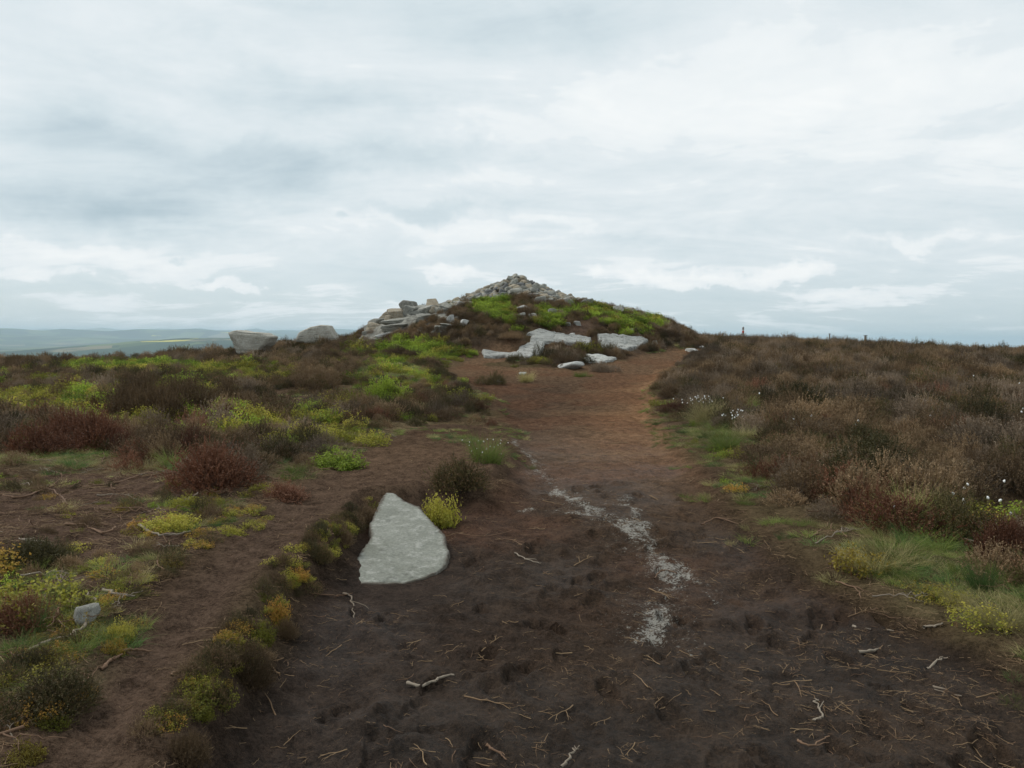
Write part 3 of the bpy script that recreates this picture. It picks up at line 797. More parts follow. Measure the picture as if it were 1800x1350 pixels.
    GX.append(X); GY.append(Y); Gi.append(rng.choice([1, 1, 4, 4, 7], len(X))); Gs.append(rng.uniform(.22, .6, len(X)))
    def go(name, meshes, X, Y, I, S, zs, sink, label, cat):
        X = np.concatenate(X); Y = np.concatenate(Y); I = np.concatenate(I); S = np.concatenate(S)
        n = len(X); rot = np.zeros((n, 3)); rot[:, 2] = rng.uniform(0, 6.28, n); rot[:, 0] = rng.normal(0, .10, n); rot[:, 1] = rng.normal(0, .1, n)
        sc = np.stack([S * rng.uniform(.85, 1.2, n), S * rng.uniform(.85, 1.2, n), S * zs * rng.uniform(.75, 1.25, n)], 1)
        scatter(name, meshes, X, Y, I, sc, rot, sink, label, cat); print(name, n)
    go('heather', [MESH[k, i, 'j'] for k in HM for i in range(3)], HX, HY, Hi, Hs, 1.0, .02, 'brown and grey heather covering the moor on both sides of the path', 'heather')
    go('bilberry', [MESH[k, i, 'j'] for k in BMt for i in range(3)], BX, BY, Bi, Bs, 1.0, .02, 'bright green bilberry growing through the heather', 'bilberry')
    go('grass', [MESH[k, i, 'j'] for k in GM for i in range(3)], GX, GY, Gi, Gs, 1.0, .0, 'short moor grass along the edges of the worn path', 'grass')
cover()

def litter():
    X1, Y1 = candidates(1500, 2.2, 7.5); X2, Y2 = candidates(420, 7.5, 16)
    X = np.concatenate([X1, X2]); Y = np.concatenate([Y1, Y2])
    m = masks(X, Y); n = fbm(X * 1.0, Y * 1.0, 150, 3); n2 = fbm(X * 3, Y * 3, 151, 2)
    p = (.16 + .84 * sst(-.1, .5, n + .6 * n2)) * np.where(m['path'] > 0, .22 + .4 * sst(.4, 1.8, X - .1 * Y), .35) * np.where(m['strip'] > 0, .6, 1)
    p = np.where((m['path'] < 0) & (m['strip'] < 0) & (X < 0), .8, p)
    ok = (rng.random(len(X)) < p) & (m['bare'] > -1.2)
    ok &= psd(X, Y, SLABS_W[0]) < 0
    X, Y = X[ok], Y[ok]; n = len(X)
    idx = rng.integers(0, 10, n); s = .2 + .5 * rng.random(n) ** 2 + .1; s = s * np.where(rng.random(n) < .12, 1.9, 1) * np.where(Y > 7.5, 1.35, 1)
    rot = np.zeros((n, 3)); rot[:, 2] = rng.uniform(0, 6.28, n); rot[:, :2] = rng.normal(0, .12, (n, 2))
    scatter('litter', LM, X, Y, idx, np.repeat(s[:, None], 3, 1), rot, .0005, 'bits of straw and heather stalk strewn over the bare peat', 'litter'); print('litter', n)
    # dead twigs among the stems and on the bare ground at the side
    X, Y = candidates(14, 2.6, 13); m = masks(X, Y)
    nn = fbm(X * .9, Y * .9, 153, 2)
    p = np.where((m['bare'] > -1.3) & (m['bare'] < .0), .5, 0) * sst(-.3, .3, nn) + np.where((m['path'] < 0) & (m['strip'] < 0) & (X < -1.5) & (m['bare'] > -.3), .8, 0)
    ok = (rng.random(len(X)) < p) & (psd(X, Y, SLABS_W[0]) < -.1); X, Y = X[ok], Y[ok]; n = len(X)
    rot = np.zeros((n, 3)); rot[:, 2] = rng.uniform(0, 6.28, n); rot[:, :2] = rng.normal(0, .10, (n, 2)); s = rng.uniform(.5, 1.5, n)
    scatter('twig_litter', TW, X, Y, rng.integers(0, 4, n), np.repeat(s[:, None], 3, 1), rot, -.008, 'dead grey heather twigs lying at the foot of the bushes', 'twigs'); print('twigs', n)
litter()

# ------------------------------------------------------------------ rocks
_ico = {}
def ico(sub):
    if sub not in _ico:
        import bmesh
        bm = bmesh.new(); bmesh.ops.create_icosphere(bm, subdivisions=sub, radius=1)
        V = np.array([v.co[:] for v in bm.verts]); Fc = np.array([[v.index for v in f.verts] for f in bm.faces]); bm.free(); _ico[sub] = (V, Fc)
    return _ico[sub]

def n3(P, f, s):
    return (fbm(P[:, 0] * f + P[:, 2] * f * .7, P[:, 1] * f - P[:, 2] * f * .6, s, 3) + fbm(P[:, 2] * f + 3, P[:, 0] * f + P[:, 1] * f * .5, s + 9, 3)) * .5

def rock_shape(seed, sub=3, planes=9, soft=18, rough=.05, strata=0, flat=.0, boxy=0):
    g = np.random.default_rng(seed); V, Fc = ico(sub)
    N = unit(g.normal(size=(planes, 3)))
    if boxy: N = np.vstack([np.array([[1, 0, 0], [-1, 0, 0], [0, 1, 0], [0, -1, 0], [0, 0, 1], [0, 0, -1]]) + g.normal(0, .30, (6, 3)), unit(g.normal(size=(3, 3))) ]);
    N = unit(N); N = np.vstack([N, [[0, 0, 1], [0, 0, -1]] if flat else [[0, .3, .95]]]); N = unit(N)
    d = g.uniform(.5, .95, len(N))
    if boxy: d = np.concatenate([g.uniform(.5, .68, 6), g.uniform(.72, .9, len(N) - 6)])
    q = np.maximum(V @ N.T, 1e-3) / d
    r = 1 / (np.sum(q ** soft, 1) ** (1 / soft))
    r = np.minimum(r, 1.25)
    P = V * r[:, None]
    P = P * (1 + rough * n3(P, 2.2, seed)[:, None] + rough * .45 * n3(P, 6.5, seed + 3)[:, None])
    if strata:
        s = P[:, 2] * strata; s = s + .35 * P[:, 0] + .7 * n3(P, 1.3, seed + 5); lay = np.floor(s); fr = s - lay
        jut = np.array([_h(np.array([int(l)]), np.array([seed]), 4)[0] for l in lay])
        P[:, :2] *= (1 + .15 * (jut - .5) - .09 * np.exp(-((fr - .05) / .09) ** 2))[:, None]
    P -= (P.max(0) + P.min(0)) / 2
    P /= (P.max(0) - P.min(0))          # unit box centred on the origin
    return P, Fc

SHAPES = {}
def rock_mesh(seed, mat, sub=3, **k):
    key = (seed, mat, sub, tuple(sorted(k.items())))
    if key not in SHAPES:
        P, Fc = rock_shape(seed, sub, **k); SHAPES[key] = new_mesh('rock', P, [Fc], M[mat], smooth=False)
    return SHAPES[key]

def place(x0, y0, x1, y1, depth=.8, sink=.12, dist=None):
    """world box (centre, size) of a thing whose outline in the photo is the box x0 y0 x1 y1 and whose foot stands on the ground"""
    cx = (x0 + x1) / 2
    if dist is None:
        q = hit_full(cx, y1)
        k = 1
        while q is None and k < 40: q = hit_full(cx, y1 + k); k += 1
        Y = q[1]
    else: Y = dist
    def at(px, py):
        d = ray(px, py); return d * (Y / d[1]) + np.array([0, 0, EYE])
    a, b = at(x0, (y0 + y1) / 2), at(x1, (y0 + y1) / 2); t, f = at(cx, y0), at(cx, y1)
    w = b[0] - a[0]; h = t[2] - f[2]
    dp = w * depth
    c = np.array([(a[0] + b[0]) / 2, Y + dp * .42, f[2] + h / 2 - sink * h / 2])
    return c, np.array([w, dp, h * (1 + sink)])

def boulder(x0, y0, x1, y1, label, seed, mat='rock', cat='rock', depth=.8, sink=.25, rot=0.0, sub=4, name='boulder', group=None, dist=None, tilt=0, **k):
    c, s = place(x0, y0, x1, y1, depth, sink, dist)
    o = link(name, rock_mesh(seed, mat, sub, **k), loc=c, rot=(0, tilt, rot), scale=tuple(s), label=label, cat=cat, group=group)
    return o

# the crag at the edge of the mound: bedded blocks
G1 = 'bedded rocks of the crag'
cr_list = [
 (676,541,712,560,'pale tan block with a flat top at the outer end of the crag',401,'rock_tan',{}),
 (665,558,727,573,'long grey ledge under the tan block of the crag',402,'rock_strata',dict(strata=3)),
 (722,550,766,571,'cracked layered block in the middle of the crag',403,'rock_strata',dict(strata=5)),
 (706,536,732,555,'rounded grey rock wedged between the tan block and the layered block',404,'rock',{}),
 (730,535,765,552,'broad grey rock lying over the layered block',405,'rock',{}),
 (698,527,732,545,'dark lichened rock on the skyline above the tan block',406,'rock',{}),
 (748,524,772,540,'tan rock on the skyline where the crag meets the cairn slope',407,'rock_tan',{}),
 (668,567,716,582,'lowest grey ledge of the crag sunk in heather',408,'rock_strata',dict(strata=3)),
 (749,570,790,586,'layered grey rock at the foot of the crag above the heather',409,'rock_strata',dict(strata=5)),
 (768,568,816,580,'thin bedded slab with stepped layers beside the crag foot',410,'rock_strata',dict(strata=6)),
 (728,574,745,586,'small pale block in front of the layered crag',411,'pave',{}),
 (782,553,800,569,'small white rock standing in the dark heather of the mound',412,'pave',{}),
 (806,561,824,572,'small pale rock beside the stepped slab',413,'pave',{}),
 (794,529,822,541,'pale lichened rock between yellow bilberry and heather on the mound',414,'pave',{}),
 (655,584,692,600,'low white streaked rock alone in the heather below the crag',415,'pave',dict(strata=3)),
]
for k, (x0, y0, x1, y1, lab, sd, mt, kw) in enumerate(cr_list):
    boulder(x0, y0, x1, y1, lab, sd, mt, depth=1.1, sink=.35, rot=.0, sub=5, name='crag_rock', group=G1, rough=.09, boxy=1, **kw)

gcr = np.random.default_rng(5)
for k in range(60):
    x = gcr.uniform(-7.1, -2.2); y = 39.2 + gcr.uniform(0, 1) * 3.4 + .12 * abs(x + 5); s = gcr.uniform(.35, .85)
    link('crag_rock', rock_mesh(401 + k % 9, ['rock', 'rock_strata', 'rock', 'rock_tan'][k % 4], 4, rough=.09, boxy=1, strata=(0, 4, 0)[k % 3]), loc=(x, y, float(h_base(np.array([x]), np.array([y]))[0]) + s * .10),
         rot=(gcr.uniform(-.2, .2), gcr.uniform(-.2, .2), gcr.uniform(0, 6.28)), scale=(s * 1.3, s, s * .7), label='broken grey rock packed among the ledges of the crag', cat='rock', group='broken rocks packed behind the crag ledges')
# scattered rocks on the mound
G2 = 'rocks scattered over the mound'
for (x0, y0, x1, y1, lab, sd, mt) in [
 (908,536,936,548,'pale rock just beside the top of the bright bilberry patch',421,'pave'),
 (908,549,924,559,'small round rock at the side of the bright bilberry patch',422,'rock'),
 (928,550,946,559,'small grey rock between the two green bilberry patches',423,'rock'),
 (963,542,982,558,'tilted grey rock above the smaller green bilberry patch',424,'rock'),
 (940,520,960,535,'squarish grey rock in grass under the cairn',425,'rock'),
 (1078,537,1100,553,'tall grey rock on the skyline at the shoulder of the mound',426,'rock'),
 (1096,540,1122,553,'broad grey rock next to the tall one on the mound shoulder',427,'rock_tan'),
 (1126,549,1146,557,'low pale rock in bilberry on the mound shoulder',428,'pave'),
 (1106,551,1120,560,'small pale rock under the broad shoulder rock',429,'pave'),
 (984,566,1004,573,'flat step stone in the worn trail up the mound',430,'rock'),
 (1008,564,1022,573,'small white stone beside the trail up the mound',431,'pave'),
 (1104,577,1114,588,'small grey rock low in the heather of the mound',432,'rock'),
 (1000,585,1012,592,'little pale stone behind the long rock shelf',433,'pave'),
 (1144,598,1158,608,'small grey rock at the end of the second shelf',434,'rock'),
 (1020,524,1044,540,'long grey rock at the lower end of the cairn slope',435,'rock'),
 (992,524,1012,540,'grey rock on the cairn slope beside a clump of heather',436,'rock')]:
    boulder(x0, y0, x1, y1, lab, sd, mt, depth=.9, sink=.3, sub=4, name='rock', group=G2, rough=.08, boxy=1)

# other single rocks
boulder(980,635,1029,650,'smooth pale hump of rock beside the path below the rock shelf',441,'pave',depth=.8,sink=.4,name='boulder',rough=.04,soft=5)
boulder(1046,625,1058,631,'tiny pale stone between heather clumps under the second shelf',442,'pave',name='rock',sub=3)
boulder(1206,612,1232,620,'flat pale stone where the path meets the skyline heather',443,'pave',depth=1.4,sink=.3,name='rock')
boulder(1230,608,1241,614,'small pale stone just behind the flat stone at the path end',444,'pave',depth=1,sink=.3,name='rock')
boulder(118,1070,162,1098,'small pale rock lying among dead twigs beside the strip path',447,'rock',depth=1.3,sink=.5,name='rock',rough=.10,rot=.5)
boulder(478,599,506,612,'low pale rock in front of the overhanging outcrop',446,'rock',depth=1.1,sink=.4,name='rock',rough=.05)
boulder(912,654,926,659,'flat white stone on bare peat above the rush clump',447,'pave',depth=1.2,sink=.3,name='rock',sub=3)
boulder(868,668,884,673,'flat pale chip of stone on the peat below the dark clump',448,'pave',depth=1.2,sink=.3,name='rock',sub=3)

# overhanging outcrop and pointed boulder on the skyline: outlines given their own depth
def outcrop(px_out, Y, depth, label, mat, seed, strata=0):
    pts = []
    for (px, py) in px_out:
        d = ray(px, py); q = d * (Y / d[1]); pts.append((q[0], q[2] + EYE))
    pts = np.array(pts); c = pts.mean(0)
    V, Fc = ico(5)
    # radial outline in the x-z plane, rounded in depth
    ang = np.arctan2(V[:, 2], V[:, 0]); 
    rr = np.zeros(len(V))
    rel = pts - c; n = len(rel)
    for i in range(n):
        a, b = rel[i], rel[(i + 1) % n]
        dx, dz = np.cos(ang), np.sin(ang); ex, ez = b - a
        den = dx * ez - dz * ex; den = np.where(np.abs(den) < 1e-9, 1e-9, den)
        t = (a[0] * ez - a[1] * ex) / den; u = (a[0] * dz - a[1] * dx) / den
        hitm = (t > 0) & (u >= 0) & (u <= 1); rr = np.where(hitm, np.maximum(rr, t), rr)
    rad = np.hypot(V[:, 0], V[:, 2])
    k = 1 - (1 - np.clip(rad, 0, 1)) ** 3.0
    P = np.stack([np.cos(ang) * rr * k, np.sign(V[:, 1]) * np.abs(V[:, 1]) ** .5 * depth / 2, np.sin(ang) * rr * k], 1)
    P = P + unit(V) * (.045 * n3(P, 1.6, seed) + .02 * n3(P, 6, seed + 2))[:, None]
    if strata:
        s = P[:, 2] * strata + P[:, 0] * .4; fr = s - np.floor(s + .3 * n3(P, 1.2, seed + 4))
        P -= unit(V) * (.05 * np.exp(-((fr - .5) / .12) ** 2))[:, None]
    o = link('outcrop', new_mesh('outcrop', P, [Fc], M[mat], smooth=True), loc=(c[0], Y + depth * .3, c[1]), label=label, cat='rock', group='gritstone outcrops on the skyline')
OY = 36.8
outcrop([(403,584),(418,580),(432,583),(462,585),(478,592),(470,606),(452,622),(420,624),(412,604),(406,594)], 36.8, 1.7, 'overhanging grey outcrop standing out over the valley', 'rock_pale', 5, 5)
outcrop([(526,584),(548,574),(566,571),(576,572),(583,583),(592,600),(570,606),(540,604),(520,600)], 40.0, 1.5, 'pointed grey boulder behind the heather skyline', 'rock_pale', 9)

# ------------------------------------------------------------------ flat slabs bedded in the ground
def slab(poly, name, label, mat, thick, plane=None, res=.03, edge=.10, group=None, rough=.02, step=0):
    lo, hi = poly.min(0) - .2, poly.max(0) + .2
    c = (lo + hi) / 2
    nx = int((hi[0] - lo[0]) / res) + 1; ny = int((hi[1] - lo[1]) / res) + 1
    X, Y = np.meshgrid(np.linspace(lo[0], hi[0], nx), np.linspace(lo[1], hi[1], ny)); X = X.ravel(); Y = Y.ravel()
    sd = psd(X, Y, poly) + edge * .35 * fbm(X / edge * .6, Y / edge * .6, 71, 3)
    g = h_full(X, Y)
    if plane is not None: top = plane(X, Y)
    else: top = g + thick
    top = top + rough * fbm(X * 1.5, Y * 1.5, 72, 4) + rough * .5 * fbm(X * 8, Y * 8, 73, 3)
    if step:
        q = (X * .35 + Y * .9) * 1.1 + .9 * fbm(X * .7, Y * .9, 74, 3); top = top + step * (np.floor(q) - q + .5) * 1.2
        q = (X * .95 - Y * .2) * .8 + .8 * fbm(X * .6, Y * .8, 75, 3); fr = np.abs(q - np.round(q)); top = top - .03 * np.exp(-(fr / .035) ** 2)
    e = sst(-edge * .3, edge * .6, sd)
    Z = top * e ** .5 + (g - .25) * (1 - e ** .5)
    keep = sd > -edge
    idx = np.arange(nx * ny).reshape(ny, nx)
    q = np.stack([idx[:-1, :-1], idx[:-1, 1:], idx[1:, 1:], idx[1:, :-1]], -1).reshape(-1, 4)
    q = q[keep[q].all(1)]
    used = np.unique(q); mp = -np.ones(nx * ny, int); mp[used] = np.arange(len(used))
    V = np.stack([X - c[0], Y - c[1], Z], 1)[used]; q = mp[q]
    sta = 1 - np.clip((sd - edge * .3) / (edge * (.8 if step else 3.2)), 0, 1); sta = sta[used] * (.6 if step else .8)
    # closed underside and rim
    nb = len(V); Vb = V.copy(); Vb[:, 2] = V[:, 2].min() - .12
    eds = np.concatenate([q[:, [0, 1]], q[:, [1, 2]], q[:, [2, 3]], q[:, [3, 0]]])
    key = np.sort(eds, 1); _, inv, cnt = np.unique(key, axis=0, return_inverse=True, return_counts=True)
    be = eds[cnt[inv.ravel()] == 1]
    rim = np.stack([be[:, 1], be[:, 0], be[:, 0] + nb, be[:, 1] + nb], 1)
    me = new_mesh(name, np.vstack([V, Vb]), [np.vstack([q, q[:, ::-1] + nb, rim])], M[mat], {'stain': np.tile(np.concatenate([sta, np.ones(len(Vb))])[:, None], (1, 3))}, smooth=True)
    link(name, me, loc=(c[0], c[1], 0), label=label, cat='rock slab', group=group)

# wedge slab leaning on the bank
P0 = hit_full(680, 1030); Yb = P0[1]; zb = hz(P0[0] + .1, Yb - .05)
slope = .105
def pl(X, Y): return zb + .008 + (Y - Yb) * slope - .04 * (X - P0[0])
def planehit(px, py):
    d = ray(px, py); o = np.array([0, 0, EYE])
    # z = a + b*y + c*x
    a = pl(0, 0); b = slope; cc = -.04
    t = (a - o[2]) / (d[2] - b * d[1] - cc * d[0]); return (d * t)[:2]
slab(np.array([planehit(*p) for p in SLAB_PX]), 'stone_slab', 'pale wedge shaped stone slab lying flat in the dark peat', 'slab', .05, plane=pl, res=.010, edge=.026, rough=.016)
GS = 'rock shelves below the mound'
slab(SLABS_W[1], 'rock_shelf', 'long stepped pale rock shelf at the foot of the mound', 'shelf', .12, res=.04, edge=.10, group=GS, rough=.04, step=.035)
slab(SLABS_W[2], 'rock_shelf', 'wedge shaped pale rock shelf nearer the end of the path', 'shelf', .17, res=.04, edge=.10, group=GS, rough=.04, step=.035)
slab(SLABS_W[3], 'rock_shelf', 'low sunken rock shelf behind the smooth hump of rock', 'shelf', .10, res=.04, edge=.08, group=GS, rough=.04, step=.03)

# ------------------------------------------------------------------ summit cairn: every stone a thing of its own
def cairn():
    g = np.random.default_rng(77)
    cx, cy = CAIRN_C
    kinds = [(g_, mt) for g_ in range(500, 506) for mt in ('rock', 'rock', 'rock_tan', 'rock_dark')]
    pts = []; tries = 0
    while len(pts) < 290 and tries < 60000:
        tries += 1
        # on the cone's surface, mostly the side that faces the path
        a = g.uniform(math.pi * 1.0, math.pi * 2.0) + g.normal(0, .22)
        rx = 5.0 if math.cos(a) > 0 else 4.9
        ry = 2.7
        r = math.sqrt(g.random()) 
        x, y = cx + rx * r * math.cos(a), cy + ry * r * math.sin(a)
        s = g.uniform(.25, .50) * (1.0 if r > .3 else .85) * (1.25 if g.random() < .12 else 1)
        zc = float(h_base(np.array([x]), np.array([y]))[0]) 
        top = 0.30 * max(0, 1 - r * 1.2) ** 1.2
        z = zc + .06 + top * (.5 + .5 * g.random()) + s * .1
        if all((x - p[0]) ** 2 + (y - p[1]) ** 2 + (z - p[2]) ** 2 > ((s + p[3]) * .33) ** 2 for p in pts): pts.append((x, y, z, s))
    # summit stones
    zt = float(h_base(np.array([cx]), np.array([cy]))[0])
    pts += [(cx - .05, cy - .2, zt + .22, .40), (cx + .26, cy - .15, zt + .20, .34), (cx - .32, cy - .2, zt + .18, .36), (cx + .0, cy - .1, zt + .40, .34), (cx + .50, cy - .1, zt + .08, .36), (cx - .55, cy - .15, zt + .06, .34)]
    G = 'stones piled in the summit cairn'
    labs = {'rock': 'grey angular stone piled in the summit cairn', 'rock_tan': 'tan weathered stone piled in the summit cairn', 'rock_dark': 'dark grey stone piled in the summit cairn'}
    for i, (x, y, z, s) in enumerate(pts):
        mt = g.choice(['rock', 'rock', 'rock', 'rock', 'rock_tan', 'rock_tan', 'rock_dark']); sd = int(500 + g.integers(0, 7))
        top = i == len(pts) - 3
        link('cairn_stone', rock_mesh(sd, mt, 3, rough=.08, boxy=int(sd % 2), soft=22), loc=(x, y, z), rot=(g.uniform(-.5, .5), g.uniform(-.5, .5), g.uniform(0, 6.28)),
             scale=(s * g.uniform(.95, 1.35), s * g.uniform(.85, 1.1), s * g.uniform(.6, .95)),
             label='single stone crowning the very top of the summit cairn' if top else labs[mt], cat='stone', group=None if top else G)
    print('cairn stones', len(pts))
    # the rubble core under and behind the stones one can tell apart
    V, Fc, n = [], [], 0
    for i in range(520):
        a = g.uniform(0, 2 * math.pi); r = math.sqrt(g.random()) * 1.04
        x, y = cx + 5.0 * r * math.cos(a), cy + 3.0 * r * math.sin(a)
        P, Fq = rock_shape(500 + i % 7, 2, 9, 14, .06); s = g.uniform(.25, .42)
        ca, sa = math.cos(i), math.sin(i)
        P = P * s * np.array([1.2, 1, .8]); P = np.stack([P[:, 0] * ca - P[:, 1] * sa, P[:, 0] * sa + P[:, 1] * ca, P[:, 2]], 1)
        z = float(h_base(np.array([x]), np.array([y]))[0]) + (.20 * max(0, 1 - r * 1.2) ** 1.3) * g.random() - .03
        V.append(P + [x, y, z]); Fc.append(Fq + n); n += len(P)
    link('rubble', new_mesh('rubble', np.vstack(V), [np.vstack(Fc)], M['rock'], smooth=False), kind='stuff', label='small stones filling the cairn under its outer stones', cat='rubble')
cairn()

# ------------------------------------------------------------------ single plants
def plant(kind, mk, i, px, py, wpx, hpx, label, group, k=1.0, rot=None):
    if group == GK and px < 650: wpx, hpx = wpx * .78, hpx * .78
    if kind == 'g': hpx *= 1.5
    if group in (GH, GR): hpx *= .8
    if group == GBI: wpx, hpx = wpx * 1.15, hpx * 1.1
    q = hit_full(px, py); 
    d = math.hypot(q[0], q[1]); w = wpx * d / F; h = hpx * d / F
    w0, h0 = {'h': (.74, .46), 'b': (.60, .30), 'g': (.55, .26)}[kind]
    nm = {'h': 'heather_bush', 'b': 'bilberry_bush', 'g': 'grass_tussock'}[kind]; cat = {'h': 'heather', 'b': 'bilberry', 'g': 'grass tussock'}[kind]
    z = hz(q[0], q[1] + w * .3) - .02
    sx = w / w0; sz = h / h0
    rz = rot if rot is not None else rng.uniform(0, 6.28)
    loc = (q[0], q[1] + w * .25, z)
    # a wide bush is built of a few overlapping crowns so that leaf size stays true
    nn = max(1, int(round((w / (w0 * 1.0)) ** 2 * (1.6 if kind == 'h' else 1.8))))
    if d < 10 and kind != 'g': nn = max(nn, 4)
    if kind == 'g':
        nn = max(2, int(round((w / .36) ** 1.7)))
    r = bpy.data.objects.new(nm, None); COL.objects.link(r); r.location = loc; r['label'] = label; r['category'] = cat
    if group: r['group'] = group
    def merged(part):
        Vs, Fs, As, n = [], [], [], 0
        g = np.random.default_rng(int(px * 31 + py * 7 + (part == 's')) % 99991)
        g2 = np.random.default_rng(int(px * 13 + py) % 99991)
        for j in range(nn):
            src = {'h': hs, 'b': bs}.get(kind)
            G = (src[(i + j) % 3][0 if part == 'f' else 1] if src else gs[i])
            a = g2.uniform(0, 6.28); t = math.sqrt(g2.random()) if nn > 1 else 0
            ox, oy = math.cos(a) * t * max(w * .16, (w - w0 * .72) / 2), math.sin(a) * t * max(w * .16, (w - w0 * .72) / 2) * .8
            hh = sz * (1 - .45 * t * t) * g2.uniform(.85, 1.05)
            sxy = min(sx * .85, 1.0) * g2.uniform(.85, 1.15) if nn > 1 else sx
            ra = g2.uniform(0, 6.28); c, s = math.cos(ra), math.sin(ra)
            V = np.vstack(G.V); V = np.stack([(V[:, 0] * c - V[:, 1] * s) * sxy + ox, (V[:, 0] * s + V[:, 1] * c) * sxy + oy, V[:, 2] * hh], 1)
            Vs.append(V); Fs.append(np.vstack(G.F) + n); As.append(np.vstack(G.A)); n += len(V)
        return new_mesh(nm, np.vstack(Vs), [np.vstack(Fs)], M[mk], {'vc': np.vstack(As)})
    if kind == 'g': link('blades', merged('f'), r)
    else:
        link('foliage', merged('f'), r); link('woody_stem', merged('s'), r)
    return r

